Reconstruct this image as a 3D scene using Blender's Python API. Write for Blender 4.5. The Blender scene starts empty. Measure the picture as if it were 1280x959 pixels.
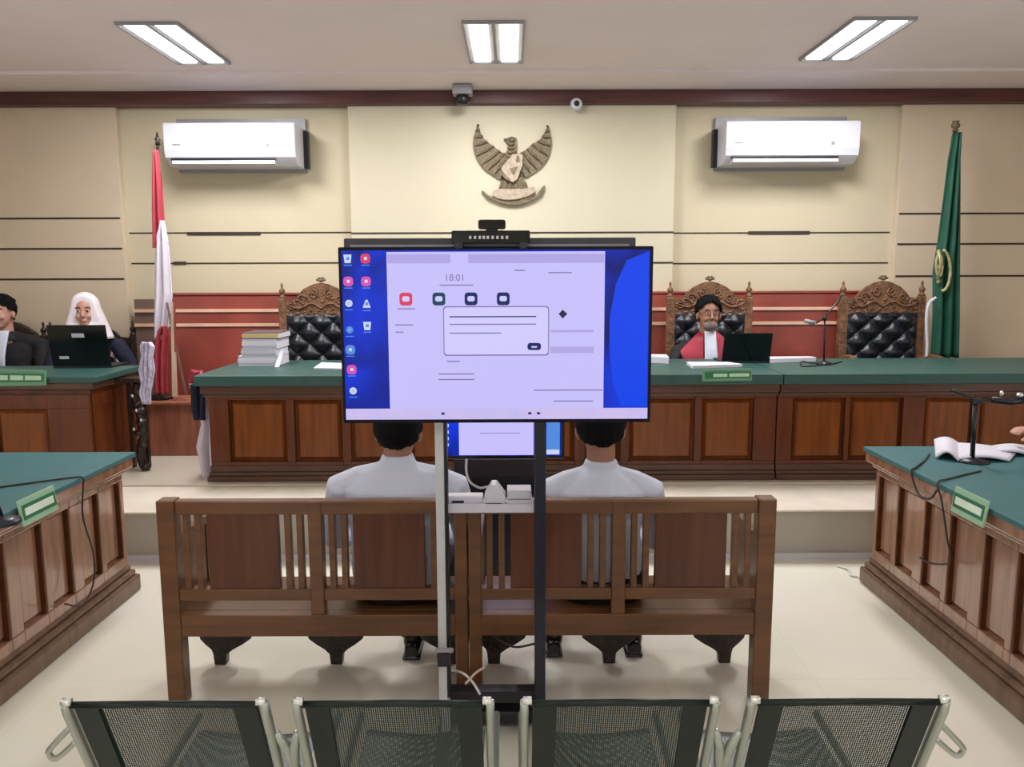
import bpy, bmesh, math, random
from mathutils import Vector, Matrix, noise
random.seed(7)
R = math.radians
PI = math.pi
S = bpy.context.scene
COL = S.collection

# ------------------------------------------------------------------ camera, world, lamps, exposure
F, CH, PITCH, ROLL = 1000.0, 1.6, R(7.7), R(0.2)
cam = bpy.data.cameras.new('camera'); cam.sensor_width = 36; cam.lens = 36 * F / 1280
cam.clip_start = .05
cob = bpy.data.objects.new('camera', cam); COL.objects.link(cob); S.camera = cob
cob.matrix_world = Matrix.Translation((0, 0, CH)) @ Matrix.Rotation(PI / 2 - PITCH, 4, 'X') @ Matrix.Rotation(-ROLL, 4, 'Z')
_M = cob.matrix_world.to_3x3()

w = bpy.data.worlds.new('world'); S.world = w; w.use_nodes = True
w.node_tree.nodes['Background'].inputs[0].default_value = (.75, .8, .9, 1)
w.node_tree.nodes['Background'].inputs[1].default_value = .3

S.view_settings.view_transform = 'Standard'
S.view_settings.look = 'None'
S.view_settings.gamma = 1
S.view_settings.exposure = -0.12
try: S.view_settings.use_curve_mapping = False
except Exception: pass

LAMP_W = 24.0
CEIL = 3.05
LAMPS = [(-2.09, 5.26), (-.10, 5.26), (2.13, 5.22), (-2.09, 2.1), (-.10, 2.1), (2.13, 2.1), (-2.09, -1.1), (-.10, -1.1), (2.13, -1.1)]  # front row is in view; the rows behind it are added for brightness

def ray(px, py):
    return _M @ Vector(((px - 640) / F, -(py - 479.5) / F, -1))
def at(px, py, Y):            # the world point seen at a pixel of the photo, at distance Y down the room
    d = ray(px, py); return Vector((0, 0, CH)) + d * (Y / d.y)
def on(px, py, z):            # the same on the level z
    d = ray(px, py); return Vector((0, 0, CH)) + d * ((z - CH) / d.z)

# ------------------------------------------------------------------ materials
def lin(c):
    return tuple((v / 255 / 12.92) if v / 255 <= .04045 else ((v / 255 + .055) / 1.055) ** 2.4 for v in c)
MATS = {}
def nodes(name):
    m = bpy.data.materials.new(name); m.use_nodes = True
    nt = m.node_tree; b = nt.nodes['Principled BSDF']; return m, nt, b
def mat(name, col, rough=.5, metal=0, var=.08, scale=6, bump=0, bscale=60, stretch=(1, 1, 1), spec=.5, coat=0):
    if name in MATS: return MATS[name]
    m, nt, b = nodes(name)
    c = lin(col)
    tc = nt.nodes.new('ShaderNodeTexCoord'); mp = nt.nodes.new('ShaderNodeMapping')
    mp.inputs['Scale'].default_value = stretch
    nt.links.new(tc.outputs['Object'], mp.inputs[0])
    n = nt.nodes.new('ShaderNodeTexNoise'); n.inputs['Scale'].default_value = scale; n.inputs['Detail'].default_value = 5
    nt.links.new(mp.outputs[0], n.inputs['Vector'])
    r = nt.nodes.new('ShaderNodeValToRGB')
    r.color_ramp.elements[0].position = .3; r.color_ramp.elements[1].position = .7
    r.color_ramp.elements[0].color = (*[max(0, v * (1 - var)) for v in c], 1)
    r.color_ramp.elements[1].color = (*[min(1, v * (1 + var)) for v in c], 1)
    nt.links.new(n.outputs['Fac'], r.inputs[0]); nt.links.new(r.outputs[0], b.inputs['Base Color'])
    b.inputs['Roughness'].default_value = rough; b.inputs['Metallic'].default_value = metal
    b.inputs['Specular IOR Level'].default_value = spec; b.inputs['Coat Weight'].default_value = coat
    if bump:
        n2 = nt.nodes.new('ShaderNodeTexNoise'); n2.inputs['Scale'].default_value = bscale
        nt.links.new(mp.outputs[0], n2.inputs['Vector'])
        bp = nt.nodes.new('ShaderNodeBump'); bp.inputs['Strength'].default_value = bump; bp.inputs['Distance'].default_value = .01
        nt.links.new(n2.outputs['Fac'], bp.inputs['Height']); nt.links.new(bp.outputs[0], b.inputs['Normal'])
    MATS[name] = m; return m
def emis(name, col, s=1.0, c2=None, axis='X', a=0, bb=1):
    if name in MATS: return MATS[name]
    m, nt, b = nodes(name)
    b.inputs['Base Color'].default_value = (.01, .01, .01, 1); b.inputs['Roughness'].default_value = .3
    b.inputs['Emission Strength'].default_value = s
    if c2 is None:
        b.inputs['Emission Color'].default_value = (*lin(col), 1)
    else:
        tc = nt.nodes.new('ShaderNodeTexCoord'); n = nt.nodes.new('ShaderNodeTexNoise')
        n.inputs['Scale'].default_value = a or 4; n.inputs['Detail'].default_value = 2; n.inputs['Distortion'].default_value = .6
        r = nt.nodes.new('ShaderNodeValToRGB'); r.color_ramp.elements[0].position = .35; r.color_ramp.elements[1].position = .65
        r.color_ramp.elements[0].color = (*lin(col), 1); r.color_ramp.elements[1].color = (*lin(c2), 1)
        nt.links.new(tc.outputs['Object'], n.inputs['Vector']); nt.links.new(n.outputs['Fac'], r.inputs[0])
        nt.links.new(r.outputs[0], b.inputs['Emission Color'])
    b.inputs['Specular IOR Level'].default_value = .15
    MATS[name] = m; return m

wood = lambda n, c, rough=.3, st=(1, 1, 12), **k: mat(n, c, rough, 0, k.pop('var', .28), k.pop('scale', 2.5), .05, 30, st, **k)
M_desk = wood('desk_wood', (100, 48, 18), .33, (10, 10, 1))
M_deskp = wood('desk_panel_wood', (124, 66, 22), .28, (10, 10, 1))
M_lip = wood('desk_lip_wood', (88, 58, 42), .3, (1, 1, 8))
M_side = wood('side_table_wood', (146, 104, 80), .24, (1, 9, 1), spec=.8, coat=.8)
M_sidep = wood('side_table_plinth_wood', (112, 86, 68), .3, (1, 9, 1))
M_edge_shade = wood('dark_lining_wood', (84, 46, 22), .45, (1, 1, 9), spec=.2)  # darker brown puts the shade of the unlit recess edges into the colour
M_bench = wood('bench_wood', (104, 68, 40), .33, (1, 1, 9))
M_bpanel = wood('bench_panel_wood', (88, 44, 22), .3, (12, 12, 1))
M_carve = mat('carved_wood', (120, 84, 58), .45, 0, .45, 22, .8, 55)
M_darkcarve = mat('dark_carved_wood', (44, 30, 24), .3, 0, .5, 20, .8, 60)
M_redw = wood('backing_panel_wood', (146, 68, 56), .4, (1, 1, 1))
M_greyw = mat('backing_panel_dull', (118, 96, 84), .5)
M_pstripe = mat('pale_stripe', (232, 190, 160), .4)
M_podium = wood('podium_wood', (150, 92, 70), .4, (8, 8, 1))
M_cloth = mat('green_baize', (56, 106, 108), .6, 0, .06, 12, .15, 400)
M_cloth2 = mat('green_baize_dark', (46, 84, 78), .45, 0, .08, 12, .15, 400)
M_leather = mat('black_leather', (26, 30, 38), .25, 0, .2, 10, .2, 200)
M_wall = mat('wall_paint', (208, 196, 166), .7, 0, .02, 2)
M_wall2 = mat('wall_wing_panel', (214, 196, 170), .6, 0, .03, 3)
M_wallc = mat('wall_centre_panel', (208, 199, 172), .6, 0, .02, 2)
M_ceil = mat('ceiling_paint', (238, 226, 226), .8, 0, .02, 2)
M_groove = mat('groove_dark', (52, 42, 34), .6)
M_trim = wood('cornice_wood', (88, 48, 44), .4, (1, 1, 10))
M_riser = mat('riser_paint', (178, 172, 160), .5, 0, .03, 3)
M_plat = mat('platform_tile', (214, 204, 186), .3, 0, .04, 2)
M_edge = mat('platform_edge', (232, 222, 204), .35)
M_white = mat('white_plastic', (216, 216, 224), .3, 0, .01)
M_grey = mat('grey_plastic', (150, 148, 150), .4)
M_dark = mat('dark_plastic', (22, 22, 28), .35)
M_black = mat('black_gloss', (8, 8, 12), .15)
M_navy = mat('navy_plastic', (20, 24, 40), .35)
M_tvback = mat('tv_bezel', (10, 9, 26), .5, spec=.2)
M_pole = mat('pale_pole_metal', (205, 206, 206), .4, .15)
M_chrome = mat('dull_steel', (170, 176, 166), .3, .75, .1)
M_screw = mat('bright_steel', (225, 228, 220), .2, .7)
M_paper = mat('paper', (222, 218, 228), .7, 0, .03)
M_paper2 = mat('paper_grey', (206, 204, 214), .7, 0, .03)
M_yellow = mat('yellow_board', (222, 190, 110), .6)
M_shirt = mat('white_shirt', (208, 212, 226), .85, 0, .04, 8, .9, 11)
M_suit = mat('black_suit', (26, 24, 28), .8, 0, .1, 8, .2, 30)
M_navyc = mat('navy_cloth', (22, 26, 48), .85, 0, .1, 8)
M_red = mat('red_satin', (160, 36, 58), .5, 0, .12, 6)
M_flagred = mat('flag_red', (164, 54, 66), .6, 0, .1, 8)
M_flagwhite = mat('flag_white', (214, 206, 216), .7, 0, .05, 8)
M_flaggreen = mat('flag_green', (20, 80, 60), .6, 0, .15, 8)
M_gold = mat('aged_gold', (176, 168, 120), .5, .3, .3, 30)
M_skin = mat('skin', (158, 112, 88), .55, 0, .06, 10)
M_skin2 = mat('skin_light', (196, 146, 126), .55, 0, .05, 10)
M_hair = mat('black_hair', (13, 11, 14), .8, 0, .3, 60, .3, 150, spec=.15)
M_shoe = mat('black_shoe', (24, 20, 20), .25)
M_garuda = mat('aged_brass', (112, 98, 72), .5, .2, .35, 40, .4, 90)
M_garudal = mat('worn_silver', (176, 160, 138), .6, .05, .25, 40, .4, 90)
M_plate = mat('nameplate_green', (104, 156, 118), .4, 0, .06, 8)
M_plate2 = mat('nameplate_dark_green', (48, 118, 82), .4)
M_platetx = mat('nameplate_lettering', (190, 226, 190), .5)
M_cable = mat('dark_cable', (40, 32, 30), .5)
M_wcable = mat('white_cable', (214, 210, 208), .5)
M_floral = mat('pale_floral_cloth', (196, 190, 212), .8, 0, .3, 45)
M_stick = wood('pale_stick', (222, 190, 166), .5, (1, 1, 1))
M_greychair = mat('grey_green_metal', (74, 88, 82), .35, .5, .1)
M_darkgreen = mat('dark_green_metal', (20, 34, 28), .35, .4, .1)

# floor: cream glossy tiles
def floor_mat():
    m, nt, b = nodes('cream_floor_tile')
    tc = nt.nodes.new('ShaderNodeTexCoord')
    br = nt.nodes.new('ShaderNodeTexBrick'); br.offset = 0; br.inputs['Scale'].default_value = 1
    br.inputs['Brick Width'].default_value = .6; br.inputs['Row Height'].default_value = .6; br.inputs['Mortar Size'].default_value = .002
    c = lin((242, 238, 222)); br.inputs['Color1'].default_value = (*c, 1); br.inputs['Color2'].default_value = (*lin((240, 235, 218)), 1)
    br.inputs['Mortar'].default_value = (*lin((234, 228, 211)), 1)
    n = nt.nodes.new('ShaderNodeTexNoise'); n.inputs['Scale'].default_value = 1.2
    mx = nt.nodes.new('ShaderNodeMix'); mx.data_type = 'RGBA'; mx.blend_type = 'MULTIPLY'; mx.inputs[0].default_value = .12
    nt.links.new(tc.outputs['Object'], br.inputs['Vector']); nt.links.new(tc.outputs['Object'], n.inputs['Vector'])
    nt.links.new(br.outputs['Color'], mx.inputs[6]); nt.links.new(n.outputs['Color'], mx.inputs[7])
    nt.links.new(mx.outputs[2], b.inputs['Base Color'])
    b.inputs['Roughness'].default_value = .22; b.inputs['Specular IOR Level'].default_value = .45
    return m
M_floor = floor_mat()
# perforated steel of the waiting chairs
def perf_mat():
    m, nt, b = nodes('perforated_green_steel')
    b.inputs['Base Color'].default_value = (*lin((34, 52, 46)), 1); b.inputs['Metallic'].default_value = .4; b.inputs['Roughness'].default_value = .35
    tc = nt.nodes.new('ShaderNodeTexCoord'); vo = nt.nodes.new('ShaderNodeTexVoronoi'); vo.inputs['Scale'].default_value = 230
    vo.inputs['Randomness'].default_value = 0.0
    lt = nt.nodes.new('ShaderNodeMath'); lt.operation = 'LESS_THAN'; lt.inputs[1].default_value = .25
    tr = nt.nodes.new('ShaderNodeBsdfTransparent'); mx = nt.nodes.new('ShaderNodeMixShader')
    nt.links.new(tc.outputs['UV'], vo.inputs['Vector']); nt.links.new(vo.outputs['Distance'], lt.inputs[0])
    nt.links.new(lt.outputs[0], mx.inputs[0]); nt.links.new(b.outputs[0], mx.inputs[1]); nt.links.new(tr.outputs[0], mx.inputs[2])
    nt.links.new(mx.outputs[0], nt.nodes['Material Output'].inputs['Surface'])
    return m
M_perf = perf_mat()

# ------------------------------------------------------------------ mesh helpers
def link(name, me, m, parent=None, world=False, kind=None, label=None):
    o = bpy.data.objects.new(name, me); COL.objects.link(o)
    if m is not None: me.materials.clear(); me.materials.append(m)
    if parent is not None:
        if world:
            root = parent
            mt = Matrix.Identity(4)
            chain = []
            while root is not None: chain.append(root); root = root.parent
            for r_ in reversed(chain): mt = mt @ r_.matrix_basis
            me.transform(mt.inverted())
        o.parent = parent
    if kind: o['kind'] = kind
    if label: o['label'] = label
    return o
def thing(name, label, cat, loc=(0, 0, 0), rz=0, group=None):
    o = bpy.data.objects.new(name, None); COL.objects.link(o); o.empty_display_size = .1
    o.location = loc; o.rotation_euler = (0, 0, rz); o['label'] = label; o['category'] = cat
    if group: o['group'] = group
    return o
def tag(o, label, cat, group=None):
    o['label'] = label; o['category'] = cat
    if group: o['group'] = group
    return o
def dup(root, loc, rz, label, group=None):
    r = root.copy(); COL.objects.link(r); r.location = loc; r.rotation_euler = (0, 0, rz); r['label'] = label
    if group: r['group'] = group
    for ch in list(root.children):
        c = ch.copy(); COL.objects.link(c); c.parent = r
        for g in list(ch.children):
            d = g.copy(); COL.objects.link(d); d.parent = c
    return r

class MB:
    def __init__(s): s.v = []; s.f = []; s.sm = []
    def add(s, vs, fs, smooth=False, mtx=None):
        n = len(s.v)
        s.v += [(mtx @ Vector(p)) if mtx is not None else Vector(p) for p in vs]
        s.f += [tuple(i + n for i in f) for f in fs]; s.sm += [smooth] * len(fs); return s
    def box(s, x0, x1, y0, y1, z0, z1, mtx=None):
        vs = [(x, y, z) for z in (z0, z1) for y in (y0, y1) for x in (x0, x1)]
        return s.add(vs, [(0, 2, 3, 1), (4, 5, 7, 6), (0, 1, 5, 4), (2, 6, 7, 3), (0, 4, 6, 2), (1, 3, 7, 5)], False, mtx)
    def frustum(s, a, b):     # a, b: two quads of four points each (same winding)
        return s.add(list(a) + list(b), [(0, 1, 2, 3), (7, 6, 5, 4), (0, 4, 5, 1), (1, 5, 6, 2), (2, 6, 7, 3), (3, 7, 4, 0)])
    def tube(s, pts, rad, n=10, rad2=None, cap=True, smooth=True, up=None):
        pts = [Vector(p) for p in pts]; k = len(pts)
        rs = rad if isinstance(rad, (list, tuple)) else [rad] * k
        r2 = rs if rad2 is None else (rad2 if isinstance(rad2, (list, tuple)) else [rad2] * k)
        vs = []; nrm = None
        for i, p in enumerate(pts):
            t = (pts[min(i + 1, k - 1)] - pts[max(i - 1, 0)]).normalized()
            if nrm is None:
                nrm = Vector(up) if up else (Vector((0, 0, 1)) if abs(t.z) < .9 else Vector((0, 1, 0)))
            nrm = (nrm - t * nrm.dot(t)).normalized(); bn = t.cross(nrm)
            for j in range(n):
                a = 2 * PI * j / n; vs.append(p + nrm * math.cos(a) * rs[i] + bn * math.sin(a) * r2[i])
        fs = [(i * n + j, i * n + (j + 1) % n, (i + 1) * n + (j + 1) % n, (i + 1) * n + j) for i in range(k - 1) for j in range(n)]
        if cap: fs += [tuple(range(n))[::-1], tuple((k - 1) * n + j for j in range(n))]
        return s.add(vs, fs, smooth)
    def lathe(s, prof, c=(0, 0, 0), n=20, smooth=True, mtx=None):
        vs = []; k = len(prof)
        for r_, z in prof:
            for j in range(n): a = 2 * PI * j / n; vs.append((c[0] + r_ * math.cos(a), c[1] + r_ * math.sin(a), c[2] + z))
        fs = [(i * n + j, i * n + (j + 1) % n, (i + 1) * n + (j + 1) % n, (i + 1) * n + j) for i in range(k - 1) for j in range(n)]
        fs += [tuple(range(n))[::-1], tuple((k - 1) * n + j for j in range(n))]
        return s.add(vs, fs, smooth, mtx)
    def ball(s, c, r, n=14, m=9, mtx=None):
        r = r if isinstance(r, (list, tuple)) else (r, r, r); c = Vector(c); vs = [c + Vector((0, 0, -r[2]))]
        for i in range(1, m):
            ph = -PI / 2 + PI * i / m
            for j in range(n): a = 2 * PI * j / n; vs.append(c + Vector((r[0] * math.cos(ph) * math.cos(a), r[1] * math.cos(ph) * math.sin(a), r[2] * math.sin(ph))))
        vs.append(c + Vector((0, 0, r[2]))); L = len(vs) - 1
        fs = [(0, 1 + (j + 1) % n, 1 + j) for j in range(n)]
        for i in range(m - 2):
            for j in range(n): a = 1 + i * n; b = a + n; fs.append((a + j, a + (j + 1) % n, b + (j + 1) % n, b + j))
        a = 1 + (m - 2) * n; fs += [(a + j, a + (j + 1) % n, L) for j in range(n)]
        return s.add(vs, fs, True, mtx)
    def prism(s, out, y0, y1, mtx=None):    # outline in XZ, extruded along Y
        n = len(out); vs = [(x, y0, z) for x, z in out] + [(x, y1, z) for x, z in out]
        return s.add(vs, [tuple(range(n)), tuple(range(2 * n - 1, n - 1, -1))] + [(i, i + n, (i + 1) % n + n, (i + 1) % n) for i in range(n)], False, mtx)
    def grid(s, fn, nu, nv, thick=None, smooth=True):
        P = [[Vector(fn(i / nu, j / nv)) for j in range(nv + 1)] for i in range(nu + 1)]
        vs = [p for r_ in P for p in r_]; fs = [(i * (nv + 1) + j, (i + 1) * (nv + 1) + j, (i + 1) * (nv + 1) + j + 1, i * (nv + 1) + j + 1) for i in range(nu) for j in range(nv)]
        return s.add(vs, fs, smooth)
    def build(s, name, m, parent=None, world=False, bevel=0, solid=0, sub=0, remesh=0, smoothit=0, kind=None, label=None):
        me = bpy.data.meshes.new(name); me.from_pydata([tuple(p) for p in s.v], [], s.f)
        me.polygons.foreach_set('use_smooth', s.sm); me.update()
        bm = bmesh.new(); bm.from_mesh(me); bmesh.ops.recalc_face_normals(bm, faces=bm.faces); bm.to_mesh(me); bm.free()
        o = link(name, me, m, parent, world, kind, label)
        if solid: q = o.modifiers.new('t', 'SOLIDIFY'); q.thickness = solid; q.offset = 0
        if remesh:
            q = o.modifiers.new('r', 'REMESH'); q.mode = 'VOXEL'; q.voxel_size = remesh; q.use_smooth_shade = True
            if smoothit: q = o.modifiers.new('s', 'SMOOTH'); q.iterations = smoothit; q.factor = .6
        if sub: q = o.modifiers.new('u', 'SUBSURF'); q.levels = sub; q.render_levels = sub
        if bevel:
            q = o.modifiers.new('b', 'BEVEL'); q.width = bevel; q.segments = 2; q.limit_method = 'ANGLE'; q.angle_limit = R(40)
        return o

def crom(pts, n=8):
    pts = [Vector(p) for p in pts]; P = [pts[0]] + pts + [pts[-1]]; out = []
    for i in range(1, len(P) - 2):
        a, b, c, d = P[i - 1:i + 3]
        for k in range(n):
            t = k / n
            out.append(.5 * ((2 * b) + (c - a) * t + (2 * a - 5 * b + 4 * c - d) * t * t + (-a + 3 * b - 3 * c + d) * t ** 3))
    out.append(pts[-1]); return out
def crom2(pts, n=6, closed=True):
    m = len(pts); out = []
    for i in range(m):
        a, b, c, d = [Vector((*pts[(i + k) % m], 0)) for k in (-1, 0, 1, 2)]
        for k in range(n):
            t = k / n; q = .5 * ((2 * b) + (c - a) * t + (2 * a - 5 * b + 4 * c - d) * t * t + (-a + 3 * b - 3 * c + d) * t ** 3); out.append((q.x, q.y))
    return out
def cable(name, pts, r, m, label, group=None, parent=None):
    o = MB().tube(crom(pts), r, 8).build(name, m, parent, world=parent is not None)
    if parent is None: tag(o, label, 'cable', group)
    return o

# board with openings, standing on a vertical face. tf maps (u, v=z, w=outward) to world
def frame_face(mb, tf, u0, u1, v0, v1, th, ops):
    us = sorted({u0, u1, *[o[0] for o in ops], *[o[1] for o in ops]}); vs = sorted({v0, v1, *[o[2] for o in ops], *[o[3] for o in ops]})
    for a, b in zip(us, us[1:]):
        for c, d in zip(vs, vs[1:]):
            cu, cv = (a + b) / 2, (c + d) / 2
            if any(o[0] < cu < o[1] and o[2] < cv < o[3] for o in ops): continue
            P = [tf(a, c, 0), tf(b, c, 0), tf(b, d, 0), tf(a, d, 0)]; Q = [tf(a, c, th), tf(b, c, th), tf(b, d, th), tf(a, d, th)]
            mb.frustum(P, Q)
def field_panel(tf, o, th, m=.03, ins=.012):
    a, b, c, d = o; g = ins
    mb = MB()
    P = [tf(a + g, c + g, 0), tf(b - g, c + g, 0), tf(b - g, d - g, 0), tf(a + g, d - g, 0)]
    Q = [tf(a + g + m, c + g + m, th), tf(b - g - m, c + g + m, th), tf(b - g - m, d - g - m, th), tf(a + g + m, d - g - m, th)]
    mb.frustum(P, Q); return mb

# ================================================================== THE ROOM
WY = 6.6; WX = 4.9; BY = -3.6
def struct(name, mb, m, **k): return mb.build(name, m, kind='structure', **k)
struct('floor', MB().box(-WX - .1, WX + .1, BY - .1, WY + .1, -.1, 0), M_floor)
struct('ceiling', MB().box(-WX - .1, WX + .1, BY - .1, WY + .1, CEIL, CEIL + .1), M_ceil)
struct('trim_1', MB().box(-WX, WX, 5.93, WY, CEIL - .022, CEIL), M_ceil)
struct('wall_back', MB().box(-WX - .1, WX + .1, WY, WY + .1, 0, CEIL), M_wall)
struct('wall_left', MB().box(-WX - .1, -WX, BY, WY, 0, CEIL), M_wall2)
struct('wall_right', MB().box(WX, WX + .1, BY, WY, 0, CEIL), M_wall2)
struct('wall_front', MB().box(-WX - .1, WX + .1, BY - .1, BY, 0, CEIL), M_wall)
struct('trim_2', MB().box(-WX, WX, WY - .14, WY, 2.925, CEIL - .022), M_trim, bevel=.006)
# raised wall panels (left wing, centre, right wing), with dark grooves
struct('trim_3', MB().box(-WX, -3.12, WY - .06, WY, .3, 2.925), M_wall2, bevel=.004)
struct('trim_4', MB().box(-1.285, 1.30, WY - .08, WY, .3, 2.925), M_wallc, bevel=.006)
struct('trim_5', MB().box(3.09, WX, WY - .06, WY, .3, 2.925), M_wall2, bevel=.004)
k = 6
def groove(x0, x1, z, y, h=.014):
    global k
    struct('trim_%d' % k, MB().box(x0, x1, y - .004, y, z - h / 2, z + h / 2), M_groove); k += 1
for py in (273, 311, 349): groove(-WX, -3.14, at(80, py, 6.54).z, 6.54)
for py in (267, 305, 345): groove(3.11, WX, at(1200, py, 6.54).z, 6.54)
for py in (291, 329):
    groove(-3.1, -1.285, at(300, py, 6.6).z, 6.6, .011)
    groove(1.30, 3.07, at(980, py, 6.6).z, 6.6, .011)
    groove(-1.285, 1.30, at(640, py, 6.52).z, 6.52, .013)
for a, b, py in ((234, 326, 292), (217, 233, 329), (935, 1012, 291)):
    groove(at(a, py, 6.6).x, at(b, py, 6.6).x, at((a + b) / 2, py, 6.596).z, 6.596, .026)
# windows added as fill light, in the side walls and the rear wall, outside the frame
def window(n, face, c0, c1, z0=.95, z1=2.45, e=24):
    # face: 'L', 'R' side walls (c along Y) or 'F' rear wall (c along X)
    mf, mg = MB(), MB(); m_ = (c0 + c1) / 2
    def bb(mb, a, b, za, zb, d0, d1):
        if face == 'F': mb.box(a, b, BY + d0, BY + d1, za, zb)
        else:
            x0_, x1_ = (-WX + d0, -WX + d1) if face == 'L' else (WX - d1, WX - d0); mb.box(x0_, x1_, a, b, za, zb)
    for a, b, za, zb in ((c0 - .06, c0, z0 - .06, z1 + .06), (c1, c1 + .06, z0 - .06, z1 + .06), (c0, c1, z0 - .06, z0), (c0, c1, z1, z1 + .06), (m_ - .025, m_ + .025, z0, z1)): bb(mf, a, b, za, zb, .0, .04)
    bb(mg, c0, c1, z0, z1, .002, .012)
    f = struct('window_%d' % n, mf, M_white, bevel=.004); mg.build('window_pane', emis('daylit_pane', (225, 235, 250), 1.2), f)
    ld = bpy.data.lights.new('window_light', 'AREA'); ld.shape = 'RECTANGLE'; ld.size = c1 - c0; ld.size_y = z1 - z0; ld.energy = e; ld.color = (.93, .96, 1)  # added area light that brightens the ceiling and room from out of view
    lo = bpy.data.objects.new('window_light', ld); COL.objects.link(lo); lo.parent = f
    if face == 'F': lo.location = (m_, BY + .05, (z0 + z1) / 2); lo.rotation_euler = (PI / 2 + R(25), 0, 0)
    else: lo.location = ((-WX + .05) if face == 'L' else (WX - .05), m_, (z0 + z1) / 2); lo.rotation_euler = (0, (-PI / 2 - R(25)) if face == 'L' else (PI / 2 + R(25)), 0)
window(1, 'L', -1.6, .4); window(2, 'L', 1.2, 3.2); window(3, 'R', -1.6, .4); window(4, 'R', 1.2, 3.2); window(5, 'F', -2.6, -.6); window(6, 'F', .6, 2.6)  # all six windows are added as fill light, out of view
# platform: one step and the slightly higher back part
struct('floor.001', MB().box(-WX, WX, 4.37, WY, 0, .278), M_riser)
struct('floor.002', MB().box(-WX, WX, 4.35, 4.93, .278, .29), M_edge, bevel=.003)
struct('floor.003', MB().box(-WX, WX, 4.90, WY, .29, .305), M_plat, bevel=.003)
struct('baseboard_step', MB().box(-WX, WX, 4.355, 4.37, 0, .035), M_white)
PZ = .305

# low red-brown backing panel along the wall behind the judges, with pale stripes
tb = thing('backing_panel', 'long red-brown wainscot behind the judges with two pale horizontal stripes', 'wall panel', (0, 6.5, PZ))
ztop = at(640, 368, 6.46).z
MB().box(-2.82, 3.12, 6.46, 6.515, PZ, ztop).build('panel_board', M_redw, tb, True, bevel=.006)
MB().box(-3.04, -2.82, 6.47, 6.515, PZ, ztop - .03).build('end_board', M_greyw, tb, True, label='dull grey-brown end board')
MB().box(-2.80, 3.12, 6.45, 6.53, ztop, ztop + .02).build('cap_rail', M_redw, tb, True, bevel=.005)
for py in (387, 405):
    z = at(640, py, 6.45).z
    MB().box(-3.04, 3.10, 6.448, 6.47, z - .012, z + .012).build('stripe', M_pstripe, tb, True, label='pale pinkish stripe')

# ------------------------------------------------------------------ ceiling lamps
M_tube = emis('lamp_tube', (250, 252, 255), 5)
M_louv = mat('lamp_reflector', (235, 238, 245), .25, .3)
lab = ['recessed twin-tube ceiling lamp over the left air conditioner side', 'recessed ceiling lamp in the middle, above the eagle emblem', 'recessed twin-tube ceiling lamp on the right, toward the green flag']
for i, (x, y) in enumerate(LAMPS):
    t = thing('ceiling_lamp', lab[i] if i < 3 else 'recessed ceiling lamp above the %s of the room, %s' % (('left', 'middle', 'right')[i % 3], ('over the benches', 'behind the waiting chairs')[i // 3 - 1]), 'ceiling lamp', (x, y, CEIL), 0, 'recessed ceiling lamps')
    W, L = .17, .43; z = -.02
    f = MB(); f.box(-W - .012, -W, -L, L, z, 0); f.box(W, W + .012, -L, L, z, 0); f.box(-W - .012, W + .012, -L - .012, -L, z, 0); f.box(-W - .012, W + .012, L, L + .012, z, 0)
    f.box(-.01, .01, -L, L, -.018, 0)
    f.build('lamp_frame', M_grey, t)
    MB().box(-W, W, -L, L, -.006, 0).build('reflector', M_louv, t)
    for sx in (-1, 1):
        mb = MB(); mb.box(sx * .09 - .055, sx * .09 + .055, -L + .02, L - .02, -.016, -.007); mb.build('lamp_tube', M_tube, t, bevel=.004)
    ld = bpy.data.lights.new('lamp_light', 'AREA'); ld.shape = 'RECTANGLE'; ld.size = .32; ld.size_y = .84
    ld.energy = LAMP_W * (2.1, .06, .8)[i // 3]; ld.color = (1, .965, .90) if i >= 3 else (.98, .97, 1)
    lo = bpy.data.objects.new('lamp_light', ld); COL.objects.link(lo); lo.location = (0, 0, -.03); lo.parent = t

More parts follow.
